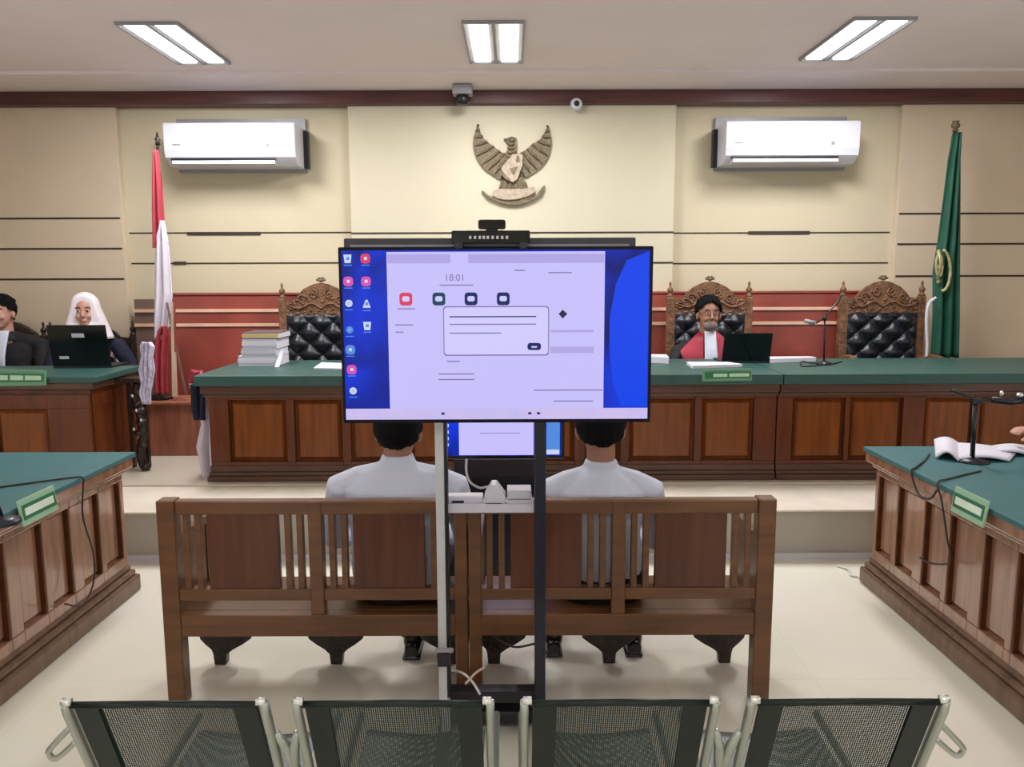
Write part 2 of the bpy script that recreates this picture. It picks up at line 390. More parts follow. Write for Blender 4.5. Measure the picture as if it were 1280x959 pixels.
# ------------------------------------------------------------------ air conditioners
def aircon(x0, x1, label):
    xc = (x0 + x1) / 2; w2 = (x1 - x0) / 2; zt = at(640, 152, 6.27).z; zb = at(640, 203, 6.27).z - .01
    t = thing('air_conditioner', label, 'air conditioner', (xc, WY, zb), 0, 'wall air conditioners'); h = zt - zb
    prof = [(-.33, h), (-.34, h - .02), (-.34, h * .35), (-.325, h * .18), (-.29, .03), (-.24, 0), (-.04, 0), (-.04, h)]
    n = len(prof); vs = [(-w2, y, z) for y, z in prof] + [(w2, y, z) for y, z in prof]
    mb = MB().add(vs, [tuple(range(n)), tuple(range(2 * n - 1, n - 1, -1))] + [(i, i + n, (i + 1) % n + n, (i + 1) % n) for i in range(n)])
    mb.build('casing', M_white, t, bevel=.008)
    MB().box(-w2 + .05, w2 - .16, -.342, -.30, h * .11, h * .15).build('air_slot', M_dark, t)
    MB().add([(-w2 + .06, -.345, h * .02), (w2 - .16, -.345, h * .02), (w2 - .16, -.338, h * .10), (-w2 + .06, -.338, h * .10), (-w2 + .06, -.24, .0), (w2 - .16, -.24, .0), (w2 - .16, -.24, h * .1), (-w2 + .06, -.24, h * .1)],
             [(0, 1, 2, 3), (7, 6, 5, 4), (0, 4, 5, 1), (1, 5, 6, 2), (2, 6, 7, 3), (3, 7, 4, 0)]).build('louvre', M_white, t)
    MB().box(w2 - .22, w2 - .195, -.343, -.33, h * .42, h * .50).build('display_mark', M_grey, t)
    MB().box(-w2 + .07, -w2 + .13, -.343, -.33, h * .46, h * .49).build('maker_mark', M_grey, t)
    MB().box(-w2 - .01, w2 + .01, -.045, 0, -.02, h + .08).build('mounting_board', M_grey, t)
    s = -1 if xc > 0 else 1
    MB().box(min(s * w2, s * (w2 + .035)), max(s * w2, s * (w2 + .035)), -.09, -.03, .0, h - .02).build('pipe_cover', M_dark, t, label='dark strip beside the unit')  # dark strip in place of the gap behind the casing
aircon(-2.64, -1.64, 'white split air conditioner left of the emblem, above the red and white flag')
aircon(1.63, 2.65, 'white split air conditioner right of the emblem, toward the green flag')

# ------------------------------------------------------------------ cameras on the ceiling edge
c = at(578, 96, 6.3)
t = thing('ceiling_sensor', 'small white box with dark lens hanging under the ceiling left of the middle lamp', 'camera', (c.x, 6.3, CEIL - .022))
MB().box(-.075, .075, -.06, .06, -.075, 0).build('housing', M_grey, t, bevel=.01)
MB().lathe([(.04, 0), (.055, -.02), (.05, -.06), (.03, -.075)], (0, 0, -.072)).build('lens_dome', M_dark, t)
c = at(721, 129, 6.4)
t = thing('dome_camera', 'small round white security camera on the brown cornice', 'camera', (c.x, WY - .14, c.z))
MB().lathe([(.045, 0), (.048, .02), (.04, .05), (.028, .055)], mtx=Matrix.Rotation(PI / 2, 4, 'X')).build('housing', M_white, t)
MB().ball((0, -.055, 0), (.022, .014, .022)).build('lens', M_black, t)

# ------------------------------------------------------------------ eagle emblem on the wall
def px2(px, py, Y=6.45): q = at(px, py, Y); return (q.x, q.z)
E0 = at(640, 205, 6.45)
t = thing('eagle_emblem', 'brass eagle emblem with spread wings, heart shield and pale ribbon on the centre wall', 'emblem', (E0.x, WY - .08, E0.z))
def zz(pts): return [(570 + a / 7.67, 140 + b / 7.67) for a, b in pts]
def poly(pts): return [px2(*p) for p in zz(pts)]
yb, yf = WY - .085, WY - .12
def fan(name, root, tips, m, n=10):
    mb = MB()
    return mb
lw = [(210, 120), (180, 180), (163, 290), (190, 420), (260, 530), (340, 590), (430, 640), (470, 560), (480, 470), (500, 400), (440, 380), (360, 320), (280, 260), (235, 190)]
rw = [(880, 130), (905, 190), (918, 290), (890, 420), (820, 520), (740, 580), (660, 620), (600, 560), (590, 470), (610, 390), (665, 360), (730, 300), (800, 260), (850, 190)]
for nm, pts, tip in (('wing', lw, (212, 140)), ('wing', rw, (878, 150))):
    mb = MB(); out = crom2(poly(pts), 4); mb.prism(out, yf + .015, yb)
    # feathers: raised tapering vanes that fan from the shoulder
    s = 1 if nm == 'wing' and pts is rw else -1
    for i in range(9):
        a = pts[1 + min(i, 5)] if i < 6 else pts[6]
        u = i / 8
        ox = [pts[0], pts[1], pts[2], pts[3], pts[4], pts[5], pts[6]]
        q = u * 6; i0 = min(int(q), 5); fr = q - i0
        oxp = (ox[i0][0] * (1 - fr) + ox[i0 + 1][0] * fr, ox[i0][1] * (1 - fr) + ox[i0 + 1][1] * fr)
        ii = [pts[0], pts[13], pts[12], pts[11], pts[10], pts[9], pts[8]]
        ip = (ii[i0][0] * (1 - fr) + ii[i0 + 1][0] * fr, ii[i0][1] * (1 - fr) + ii[i0 + 1][1] * fr)
        A = px2(*zz([oxp])[0]); B = px2(*zz([ip])[0])
        mb.tube([(A[0] * .96 + B[0] * .04, yf + .012, A[1] * .96 + B[1] * .04), ((A[0] + B[0]) / 2, yf + .006, (A[1] + B[1]) / 2), (B[0], yf + .008, B[1])], [.004, .011, .009], 6)
    mb.build('wing', M_garuda, t, True)
mb = MB(); mb.prism(poly([(495, 300), (455, 250), (520, 235), (580, 240), (585, 310), (580, 400), (600, 470), (600, 560), (560, 620), (480, 600), (430, 540), (420, 450), (480, 400), (505, 360)]), yf, yb)
for q in range(7): a = px2(*zz([(530, 300 + q * 40)])[0]); mb.ball((a[0], yf, a[1]), (.03 + .006 * q, .015, .016))
mb.build('body', M_garuda, t, True, bevel=.003)
mb = MB(); h = px2(*zz([(535, 262)])[0]); mb.ball((h[0], yf - .005, h[1]), (.028, .025, .024)); g = px2(*zz([(480, 258)])[0])
mb.tube([(h[0] - .015, yf - .005, h[1] + .004), (g[0], yf - .008, g[1] + .002), (g[0] - .006, yf - .006, g[1] - .01)], [.012, .007, .002]); mb.build('head', M_garuda, t, True)
mb = MB(); mb.prism(poly([(430, 540), (545, 400), (640, 405), (640, 510), (590, 640), (545, 675), (470, 640)]), yf - .02, yf); mb.build('heart_shield', M_garudal, t, True, bevel=.004, label='pale worn shield')
mb = MB(); mb.prism(poly([(580, 420), (605, 420), (610, 480), (575, 480)]), yf - .024, yf - .018); mb.prism(poly([(515, 540), (590, 520), (560, 600), (540, 590)]), yf - .024, yf - .018); mb.prism(poly([(440, 560), (520, 650), (500, 660), (425, 600)]), yf - .024, yf - .018)
mb.build('shield_charge', M_garuda, t, True)
mb = MB(); mb.prism(poly([(455, 640), (650, 620), (670, 700), (700, 760), (560, 790), (400, 760), (430, 700)]), yf + .01, yb)
for q in range(6): a = px2(*zz([(440 + q * 45, 660)])[0]); b = px2(*zz([(410 + q * 56, 770)])[0]); mb.tube([(a[0], yf + .008, a[1]), (b[0], yf + .006, b[1])], [.008, .014], 6)
mb.build('tail', M_garuda, t, True)
mb = MB(); mb.prism(crom2(poly([(350, 790), (360, 755), (430, 735), (540, 735), (650, 735), (740, 715), (750, 770), (660, 815), (540, 840), (430, 835), (370, 810)]), 4), yf - .015, yf + .01)
mb.build('ribbon', M_garudal, t, True, bevel=.003, label='pale curved ribbon')
mb = MB(); mb.prism(crom2(poly([(245, 742), (290, 780), (320, 800), (400, 832), (470, 850), (560, 852), (680, 828), (770, 795), (795, 760), (850, 695), (835, 760), (790, 815), (720, 850), (640, 880), (540, 890), (440, 875), (360, 845), (300, 815)]), 4), yf + .0, yb)
mb.build('ribbon_end', M_garuda, t, True, bevel=.003)

# ================================================================== JUDGES' DESK
DT = at(900, 468, 4.88).z      # top of the cloth at the front edge
DF = 4.98                      # front face
def desk(name, label, x0, x1, panels, loc, top_y1, left_end=True):
    t = thing(name, label, 'desk', loc)
    z0 = PZ; zl = DT - .035
    tf = lambda u, v, w: (u, DF + .03 - w, v)
    zb0, zb1 = at(900, 578, DF).z, at(900, 500, DF).z
    ops = [(at(a, 530, DF).x, at(b, 530, DF).x, zb0 + .012, zb1 + .012) for a, b in panels]
    mb = MB(); frame_face(mb, tf, x0, x1, z0, zl - .05, .03, ops)
    mb.box(x0, x1, DF + .03, DF + .06, z0, zl - .05)
    mb.box(x0, x0 + .03, DF + .06, top_y1 - .08, z0, zl - .05); mb.box(x1 - .03, x1, DF + .06, top_y1 - .08, z0, zl - .05)
    mb.build('carcass', M_desk, t, True, bevel=.004)
    for o in ops: field_panel(tf, o, .026, .022, .01).build('front_panel', M_deskp, t, True)
    mb = MB(); mb.box(x0 - .02 * (x0 < -1), x1, DF - .03, top_y1 - .05, z0, z0 + .035); mb.box(x0 - .012 * (x0 < -1), x1, DF - .018, top_y1 - .06, z0 + .035, z0 + .06); mb.box(x0 - .006 * (x0 < -1), x1, DF - .01, top_y1 - .06, z0 + .06, z0 + .10)
    mb.build('plinth', M_lip, t, True, bevel=.005)
    mb = MB(); mb.box(x0 - .03 * (x0 < -1), x1, DF - .05, top_y1 - .02, zl - .085, zl - .03); mb.box(x0 - .02 * (x0 < -1), x1, DF - .03, top_y1 - .04, zl - .11, zl - .085)
    mb.build('cornice_moulding', M_lip, t, True, bevel=.006)
    # green cloth top with a hanging edge
    mb = MB(); mb.box(x0 - .05 * (x0 < -1), x1 + .0035, DF - .10, top_y1, zl - .0295, DT)
    mb.build('cloth_top', M_cloth2, t, True, bevel=.006)
    return t
XL = at(262, 540, DF).x
XS = at(970, 540, DF).x
desk('judges_desk', 'long panelled judges desk with green cloth top, from the book stack to the corner seam', XL, XS - .004,
     [(286, 358), (368, 428), (438, 498), (512, 572), (586, 646), (658, 718), (730, 776), (786, 868), (877, 942)], ((XL + XS) / 2, DF, PZ), 5.8)
desk('judges_desk', 'right-hand section of the panelled judges desk, behind the right side table', XS + .004, 4.2,
     [(990, 1056), (1062, 1128), (1155, 1217), (1224, 1290), (1316, 1380)], ((XS + 4.2) / 2, DF, PZ), 5.8)

# ------------------------------------------------------------------ upper left desk (chamfered end)
t = thing('prosecutor_desk', 'wooden desk with dark green top at upper left, holding the black laptop', 'desk', (-3.4, 5.1, PZ))
zt = at(60, 472, 4.9).z
def plan(mb, pts, z0, z1):
    n = len(pts); vs = [(x, y, z0) for x, y in pts] + [(x, y, z1) for x, y in pts]
    mb.add(vs, [tuple(range(n))[::-1], tuple(range(n, 2 * n))] + [(i, (i + 1) % n, (i + 1) % n + n, i + n) for i in range(n)]); return mb
ex = cx = -2.66
body = [(-4.7, 5.0), (cx, 5.0), (ex, 5.56), (-4.7, 5.56)]
def off(d): return [(-4.7, 5.0 - d), (cx + d, 5.0 - d), (ex + d, 5.56), (-4.7, 5.56)]
plan(MB(), body, PZ, zt - .09).build('carcass', M_desk, t, True, bevel=.004)
tf = lambda u, v, w: (u, 5.0 - w, v)
zb0, zb1 = PZ + .12, at(60, 510, 5.0).z
xs = [-4.5, -4.12, -4.08, -3.72, -3.64, -3.30, -3.26, -2.93, -2.88, -2.70]
ops = [(xs[i], xs[i + 1], zb0, zb1) for i in range(0, 8, 2)]
mb = MB(); frame_face(mb, tf, -4.7, cx, PZ + .02, zt - .12, .024, ops); mb.build('face_frame', M_desk, t, True, bevel=.003)
for o in ops: field_panel(tf, o, .02, .022, .01).build('front_panel', M_deskp, t, True)
tf2 = lambda u, v, w: (cx + w, u, v)
mb = MB(); frame_face(mb, tf2, 5.0, 5.56, PZ + .02, zt - .12, .012, [(5.08, 5.48, zb0, zb1)]); mb.build('end_frame', M_desk, t, True, bevel=.003)
plan(MB(), off(.04), zt - .085, zt - .04).build('cornice_moulding', M_lip, t, True, bevel=.006)
plan(MB(), off(.07), zt - .04, zt).build('cloth_top', M_cloth2, t, True, bevel=.006)
plan(MB(), off(.03), PZ, PZ + .07).build('plinth', M_lip, t, True, bevel=.006)

# ================================================================== SIDE TABLES
def side_table(label, s, xf, yend, ynear, slots):
    # s = -1 left table, +1 right table: its front faces the middle of the room
    t = thing('side_table', label, 'table', (s * (xf + .4), (yend + ynear) / 2, 0))
    H = .72
    X = lambda d: s * (xf + d)            # distance behind the face
    def bx(mb, d0, d1, y0, y1, z0, z1): a, b = sorted((X(d0), X(d1))); mb.box(a, b, y0, y1, z0, z1); return mb
    tf = lambda u, v, w: (X(.03 - w), u, v)
    ops = [(a, b, .19, .585) for a, b in slots]
    mb = MB(); frame_face(mb, tf, ynear, yend, .05, H - .09, .03, ops); bx(mb, .03, .05, ynear, yend, .05, H - .09)
    bx(mb, .05, .80, yend - .03, yend - .002, .05, H - .09); bx(mb, .05, .8, ynear, ynear + .03, .05, H - .09); bx(mb, .78, .8, ynear, yend, .05, H - .09)
    mb.build('carcass', M_side, t, True, bevel=.004)
    for a, b in slots:
        field_panel(tf, (a, b, .19, .585), .008, .012, .004).build('side_panel', M_side, t, True)
    for a, b in slots:  # strip painted dark for the recess face that gets no glare
        mb = MB(); bx(mb, .003, .0295, b - .012, b - .0005, .192, .583); mb.build('panel_lining', M_edge_shade, t, True, label='dark inner edge of the panel')
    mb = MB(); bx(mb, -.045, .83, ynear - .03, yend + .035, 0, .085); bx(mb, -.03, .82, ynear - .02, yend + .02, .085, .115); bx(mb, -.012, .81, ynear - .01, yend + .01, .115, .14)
    mb.build('plinth', M_sidep, t, True, bevel=.012)
    mb = MB(); bx(mb, -.018, .82, ynear, yend + .02, H - .10, H - .075); bx(mb, -.045, .84, ynear - .02, yend + .035, H - .075, H - .02)
    mb.build('cornice_moulding', M_side, t, True, bevel=.008)
    mb = MB(); bx(mb, -.055, .86, ynear - .03, yend + .045, H - .024, H); mb.build('cloth_top', M_cloth, t, True, bevel=.005)
    return t
def slots_from(y1, n=12):
    out = []; y = y1 - .03
    while y > 1.5:
        out += [(y - .17, y), (y - .38, y - .21)]; y -= .46
    return out
side_table('wooden side table with green cloth at front left of the room', -1, 1.965, 3.93, 1.2, slots_from(3.93))
side_table('wooden side table with green cloth at front right, under the open papers and microphone', 1, 1.865, 4.0, 1.2, slots_from(4.0))

# ================================================================== BENCHES
def bench(x0, x1, label, mir):
    t = thing('wooden_bench', label, 'bench', ((x0 + x1) / 2, 2.86, 0), 0, 'wooden benches in the middle')
    W = x1 - x0; y0 = -.03; y1 = .015
    # local: u from the outer end
    h = W / 2
    U = lambda u: (-h + u) if not mir else (h - u)
    def bx(mb, a, b, ya, yb_, za, zb): p, q = sorted((U(a), U(b))); mb.box(p, q, ya, yb_, za, zb); return mb
    po, pm, pi_ = .066, .05, .046
    sec = (W - po - pm - pi_) / 2
    z0, z1 = .395, .785
    for a, b, in ((0, po), (W - pi_ - .002, W - .001)):
        # rear post, slightly tapering to the foot
        bx(MB(), a, b, y0 - .005, y1 + .015, 0, .79).build('rear_leg', M_bench, t, bevel=.006)
    bx(MB(), po + sec, po + sec + pm, y0 - .004, y1 + .004, .353, .787).build('middle_post', M_bench, t, bevel=.004)
    bx(MB(), po, W - pi_, y0, y1, .735, .788).build('top_rail', M_bench, t, bevel=.006)
    for a in (po, po + sec + pm):
        bx(MB(), a, a + sec, y0, y1, .408, .452).build('lower_rail', M_bench, t, bevel=.003)
        g = (sec - .262) / 10 * 1.0
        pa, pb = a + 5 * g, a + sec - 5 * g
        bx(MB(), pa, pb, y0 + .008, y1 - .012, .45, .737).build('back_panel', M_bpanel, t, bevel=.003)
        for st in (a + g, a + 3 * g, pb + g, pb + 3 * g):
            bx(MB(), st, st + g, y0 + .006, y1 - .008, .45, .737).build('slat', M_bench, t, bevel=.002)
    bx(MB(), po, W - pi_, y0 - .002, y1, .268, .352).build('apron', M_bench, t, bevel=.004)
    bx(MB(), .01, W - .01, y1, .36, .325, .352).build('seat', M_bench, t, bevel=.006)
    bx(MB(), .03, W - .03, .315, .335, .268, .325).build('front_apron', M_bench, t, bevel=.003)
    # front legs with wide scalloped brackets
    for u in (.085, W * .5, W - .085):
        q = U(u); lf = 1 if .1 < u < W - .1 else (.7 if (u < .1) != mir else 1.15); rf = 1 if .1 < u < W - .1 else (1.15 if (u < .1) != mir else .7)
        out = [(-.118 * lf, .268), (-.118 * lf, .135), (-.112 * lf, .112), (-.082 * lf, .088), (-.048 * lf, .066), (-.028, .046), (-.024, 0), (.024, 0), (.028, .046), (.048 * rf, .066), (.082 * rf, .088), (.112 * rf, .112), (.118 * rf, .135), (.118 * rf, .268)]
        MB().prism([(q + a, b) for a, b in out], .275, .315).build('front_leg', M_darkcarve, t, bevel=.004)
    for u, sg in ((.02, 1), (W - .02, -1)):
        a = u if sg == 1 else u - .03
        mb = MB(); bx(mb, a, a + .03, .015, .36, .60, .632); mb.build('armrest', M_bench, t, bevel=.006)
        mb = MB(); bx(mb, a, a + .025, .31, .345, .352, .60); bx(mb, a + .004, a + .02, .015, .31, .353, .60); mb.build('arm_side', M_bench, t, bevel=.003)
    return t
bench(-1.300, -.166, 'left wooden bench with slatted back, seen from behind', False)
bench(-.164, .964, 'right wooden bench with slatted back, seen from behind', True)

# ================================================================== TV ON ITS STAND
TY = 2.42
t = thing('display_screen', 'large flat display on a floor stand showing a meeting window over a blue desktop', 'television', (-.05, TY, 1.15))
A = at(422, 309, TY); B = at(812, 528, TY)
x0, x1, z1, z0 = A.x, B.x + .002, A.z, B.z
MB().box(x0, x1, TY, TY + .022, z0, z1).build('bezel', M_tvback, t, True, bevel=.004)
MB().box(x0 + .12, x1 - .12, TY + .022, TY + .06, z0 + .06, z1 - .1).build('rear_housing', M_dark, t, True, bevel=.01)
sx0, sx1, sz0, sz1 = x0 + .010, x1 - .010, z0 + .012, z1 - .010
U = lambda px: sx0 + (px - 427) / (809 - 427) * (sx1 - sx0)
V = lambda py: sz1 - (py - 313) / (525 - 313) * (sz1 - sz0)
lay = [TY - .0005]
def ui(name, a, b, c, d, m, dz=1, par=None, label=None, rnd=0):
    y = TY - .0006 * dz
    mb = MB().box(U(a), U(b), y - .0003, y, V(d), V(c))
    return mb.build(name, m, par or t, True, label=label)
E_blue = emis('desktop_blue', (2, 16, 110), 1.05, (0, 52, 220), a=4)
E_win = emis('window_lavender', (200, 192, 250), 1.08)
E_win2 = emis('window_header', (176, 166, 226), 1.08)
E_task = emis('taskbar', (194, 186, 240), 1.08, (206, 190, 236), a=9)
E_line = emis('ui_line', (150, 138, 196), .8)
E_dlg = emis('dialog_face', (208, 202, 252), 1.1)
E_red = emis('icon_red', (236, 70, 110), .9); E_navy = emis('icon_navy', (26, 50, 120), .7); E_teal = emis('icon_teal', (30, 84, 112), .7)
E_pink = emis('icon_pink', (230, 90, 190), .9); E_white = emis('icon_white', (214, 224, 250), .95); E_lb = emis('icon_sky', (90, 150, 240), .9)
E_dark = emis('ui_dark', (60, 56, 96), .6); E_glow = emis('blue_glow', (0, 66, 236), 1.05)
sc = ui('screen', 427, 809, 313, 525, E_blue, 1, label='blue desktop picture')
mb = MB(); out = crom2([(U(778), V(330)), (U(808), V(316)), (U(808), V(500)), (U(770), V(508)), (U(757), V(470)), (U(760), V(400))], 5); mb.prism([(U(780), V(326)), (U(808), V(315)), (U(808), V(509)), (U(776), V(509)), (U(765), V(480)), (U(760), V(440)), (U(760), V(395)), (U(767), V(355))], TY - .0016, TY - .0013); mb.build('desktop_swirl', E_glow, t, True)
ui('meeting_window', 483, 753, 315, 511, E_win, 4, label='pale lavender window')
for a, b in ((484, 562), (584, 752)): ui('window_header', a, b, 318, 329, E_win2, 5)
ui('taskbar', 427, 809, 511, 525, E_task, 5, label='pale taskbar')
def icon(px, py, m, kind):
    mb = MB(); cx_, cz_ = U(px), V(py); y = TY - .004
    if kind == 'round': mb.lathe([(.011, 0), (.011, .0005)], mtx=Matrix.Translation((cx_, y, cz_)) @ Matrix.Rotation(PI / 2, 4, 'X'))
    elif kind == 'cone': mb.prism([(cx_ - .012, cz_ - .011), (cx_ + .012, cz_ - .011), (cx_ + .003, cz_ + .013), (cx_ - .003, cz_ + .013)], y, y + .0005)
    elif kind == 'bin': mb.prism([(cx_ - .009, cz_ - .013), (cx_ + .009, cz_ - .013), (cx_ + .012, cz_ + .012), (cx_ - .012, cz_ + .012)], y, y + .0005)
    else: mb.prism(crom2([(cx_ - .012, cz_ - .012), (cx_ + .012, cz_ - .012), (cx_ + .012, cz_ + .012), (cx_ - .012, cz_ + .012)], 3), y, y + .0005)
    o = mb.build('desktop_icon', m, t, True)
    MB().box(cx_ - .012, cx_ + .012, y, y + .0004, cz_ - .021, cz_ - .018).build('icon_caption', E_lb, o, True)
    MB().box(cx_ - .004, cx_ + .005, y - .0005, y - .0001, cz_ - .004, cz_ + .005).build('icon_detail', E_white if m != E_white else E_lb, o, True)
for px, py, m, kd in ((435, 323, E_white, 'bin'), (457, 323, E_red, 'sq'), (435, 351, E_pink, 'sq'), (457, 351, E_pink, 'sq'), (435, 378, E_white, 'round'), (457, 379, E_white, 'cone'),
                      (457, 406, E_white, 'bin'), (435, 411, E_lb, 'round'), (435, 436, E_lb, 'sq'), (436, 461, E_pink, 'sq'), (437, 488, E_white, 'round')): icon(px, py, m, kd)
# meeting buttons: rounded frames with a pale glyph
def rrect(px0, px1, py0, py1, r=.2):
    a, b, c_, d = U(px0), U(px1), V(py1), V(py0); q = (b - a) * r; o = []
    for cx_, cz_, s0 in ((b - q, d - q, 0), (a + q, d - q, 90), (a + q, c_ + q, 180), (b - q, c_ + q, 270)):
        for k_ in range(5): an = R(s0 + k_ * 22.5); o.append((cx_ + q * math.cos(an), cz_ + q * math.sin(an)))
    return o
for px, m in ((506, E_red), (547, E_teal), (587, E_navy), (627, E_navy)):
    o = MB().prism(rrect(px - 8, px + 8, 365, 381, .25), TY - .0042, TY - .0036).build('meeting_button', m, t, True)
    MB().prism(rrect(px - 4.5, px + 4.5, 369.5, 376, .25), TY - .0048, TY - .0043).build('button_glyph', E_dlg, o, True)
for a, b, py in ((495, 517, 385), (548, 590, 356), (492, 514, 405), (492, 502, 414), (641, 654, 338), (683, 712, 341), (545, 590, 467), (545, 590, 474), (556, 572, 451), (665, 752, 488), (690, 740, 502)):
    ui('text_line', a, b, py - .7, py + .7, E_line, 7)
ui('text_line', 686, 740, 412, 415, E_win2, 7); ui('text_line', 686, 740, 433, 441, E_win2, 7)
# clock text
fc = bpy.data.curves.new('clock_text', 'FONT'); fc.body = '18:01'; fc.size = .028; fc.align_x = 'CENTER'; fc.extrude = .0002
fo = bpy.data.objects.new('clock_text', fc); COL.objects.link(fo)
dg = bpy.context.evaluated_depsgraph_get(); me = bpy.data.meshes.new_from_object(fo.evaluated_get(dg)); bpy.data.objects.remove(fo)
me.transform(Matrix.Translation((U(567), TY - .005, V(350.5))) @ Matrix.Rotation(PI / 2, 4, 'X'))
link('clock_text', me, E_line, t, True)
# dialog
o = MB().prism(rrect(552, 684, 382, 444, .03), TY - .0056, TY - .005).build('dialog_border', E_line, t, True)
MB().prism(rrect(553.2, 682.8, 383.4, 442.4, .03), TY - .0062, TY - .0057).build('dialog_box', E_dlg, t, True, label='pale dialog box')
for a, b, py, m in ((560, 668, 395, E_dark), (560, 668, 404.5, E_line), (560, 624, 415.5, E_line)): ui('dialog_line', a, b, py - .7, py + .8, m, 12)
o = MB().prism(rrect(657, 674, 428, 437, .2), TY - .0075, TY - .0065).build('dialog_button', E_navy, t, True); ui('button_glyph', 662, 669, 432, 434, E_win, 14, o)
mb = MB(); a, b = U(701), V(392); mb.prism([(a - .012, b), (a, b - .014), (a + .014, b), (a, b + .013)], TY - .005, TY - .004); mb.build('pointer_mark', E_dark, t, True)
for px in (550, 660, 671): ui('task_mark', px - 2, px + 2, 516, 519, E_dark, 8)

# stand: two columns, base, brackets
t = thing('display_stand', 'two-column floor stand carrying the large display, one column pale and one dark', 'stand', (-.05, 2.56, 0))
p0, p1 = at(551, 620, 2.55).x, at(675, 620, 2.55).x
MB().box(p0 - .014, p0 + .014, 2.52, 2.56, .17, 1.60).build('column', M_pole, t, True, bevel=.004, label='pale grey column')
MB().box(p0 - .008, p0 + .022, 2.515, 2.565, .03, .19).build('column_foot', M_pole, t, True, bevel=.004, label='pale lower sleeve')
MB().box(p1 - .018, p1 + .018, 2.52, 2.57, .03, 1.60).build('column', M_navy, t, True, bevel=.004, label='dark column')
MB().box(p0 + .016, p0 + .024, 2.53, 2.57, .19, 1.60).build('column_edge', M_dark, t, True)
MB().box(p0 - .02, p1 + .02, 2.56, 2.585, 1.25, 1.30).build('bracket_rail', M_dark, t, True)
MB().box(p0 - .02, p1 + .02, 2.56, 2.585, 1.50, 1.55).build('bracket_rail', M_dark, t, True)
MB().box(p0 + .02, p1 - .015, 2.62, 2.74, .04, .085).build('base_beam', M_dark, t, True, bevel=.006)
for x in (p0, p1): MB().box(x - .02, x + .025, 2.36, 2.84, .035, .075).build('base_foot', M_dark, t, True, bevel=.006)
for x in (p0, p1):
    for y in (2.39, 2.81): MB().lathe([(.018, -.012), (.018, .012)], mtx=Matrix.Translation((x, y, .018)) @ Matrix.Rotation(PI / 2, 4, 'Y')).build('caster', M_black, t, True)
MB().box(p0 + .02, p1 - .018, 2.55, 2.60, .16, .20).build('cross_tie', M_dark, t, True)
# grey tray and gear between the columns
q0, q1 = at(557, 640, 2.56), at(667, 616, 2.56)
mb = MB(); mb.box(p0 + .022, p1 - .02, 2.55, 2.66, q0.z, q0.z + .012); mb.box(p0 + .022, p1 - .02, 2.545, 2.55, q0.z, q0.z + .03); mb.build('tray', M_paper2, t, True, bevel=.002, label='pale cable tray')
tz = q0.z + .0125
tt = thing('power_strip', 'white power strip with adapter on the stand tray between the two columns', 'power strip', (.0, 2.60, tz))
a, b = at(558, 630, 2.6).x, at(604, 630, 2.6).x
MB().box(a, b, 2.58, 2.63, tz, tz + .035).build('strip_body', M_white, tt, True, bevel=.005)
MB().box(a + .02, a + .06, 2.578, 2.581, tz + .012, tz + .02).build('switch', M_dark, tt, True)
a, b = at(606, 630, 2.6).x, at(632, 630, 2.6).x
tt = thing('media_box', 'small white box with peaked cover in the middle of the stand tray', 'device', ((a + b) / 2, 2.60, tz))
mb = MB(); mb.prism([(a, tz), (b, tz), (b, tz + .035), ((a + b) / 2 + .005, tz + .075), ((a + b) / 2 - .012, tz + .075), (a, tz + .035)], 2.57, 2.64); mb.build('casing', M_white, tt, True, bevel=.003)
MB().box(a + .004, b - .012, 2.565, 2.57, tz + .004, tz + .014).build('port_slot', M_dark, tt, True)
a, b = at(634, 630, 2.6).x, at(665, 630, 2.6).x
tt = thing('paper_packet', 'flat pale packet lying on the stand tray beside the dark column', 'packet', ((a + b) / 2, 2.60, tz))
MB().box(a, b, 2.56, 2.645, tz, tz + .026).build('lower_packet', M_paper2, tt, True, bevel=.003)
MB().box(a, b - .003, 2.565, 2.64, tz + .028, tz + .058).build('upper_packet', M_paper2, tt, True, bevel=.003)

# dark bar and conference camera above the display
z = at(610, 304, 2.47).z
t = thing('sound_bar', 'long dark grey bar mounted just above the large display', 'sound bar', (-.06, 2.5, z - .03))
a, b = at(432, 304, 2.5).x, at(793, 304, 2.5).x
MB().box(a, b, 2.47, 2.53, at(610, 314, 2.5).z, at(610, 298, 2.5).z).build('bar_body', mat('bar_grey', (58, 54, 62), .4), t, True, bevel=.004)
MB().box(a + .02, b - .02, 2.466, 2.47, at(610, 309, 2.5).z, at(610, 306, 2.5).z).build('bar_grille', M_grey, t, True)
a, b = at(566, 300, 2.46), at(662, 290, 2.46)
t = thing('camera_bar', 'black camera bar with small lettering clamped over the top of the display', 'camera bar', ((a.x + b.x) / 2, 2.45, at(610, 309, 2.46).z))
MB().box(a.x, b.x, 2.40, 2.463, at(610, 305, 2.44).z, at(610, 289, 2.44).z).build('bar_body', M_black, t, True, bevel=.005)
y = 2.3985
for i, px in enumerate((588, 594, 600, 605, 610, 616, 622, 628, 634)):
    q = at(px, 297, y); MB().box(q.x - .004, q.x + .003, y, y + .002, q.z - .004, q.z + .005).build('letter_mark', M_paper2, t, True)
for px in (574, 654): q = at(px, 305, 2.42); MB().box(q.x - .012, q.x + .012, 2.40, 2.45, q.z - .014, q.z + .005).build('clamp', M_dark, t, True, bevel=.002)
a, b = at(598, 287, 2.43), at(632, 275, 2.43)
t = thing('webcam', 'small black webcam perched on top of the camera bar', 'webcam', ((a.x + b.x) / 2, 2.43, at(615, 290, 2.43).z))
MB().box(a.x, b.x, 2.405, 2.445, a.z, b.z).build('casing', M_black, t, True, bevel=.006)
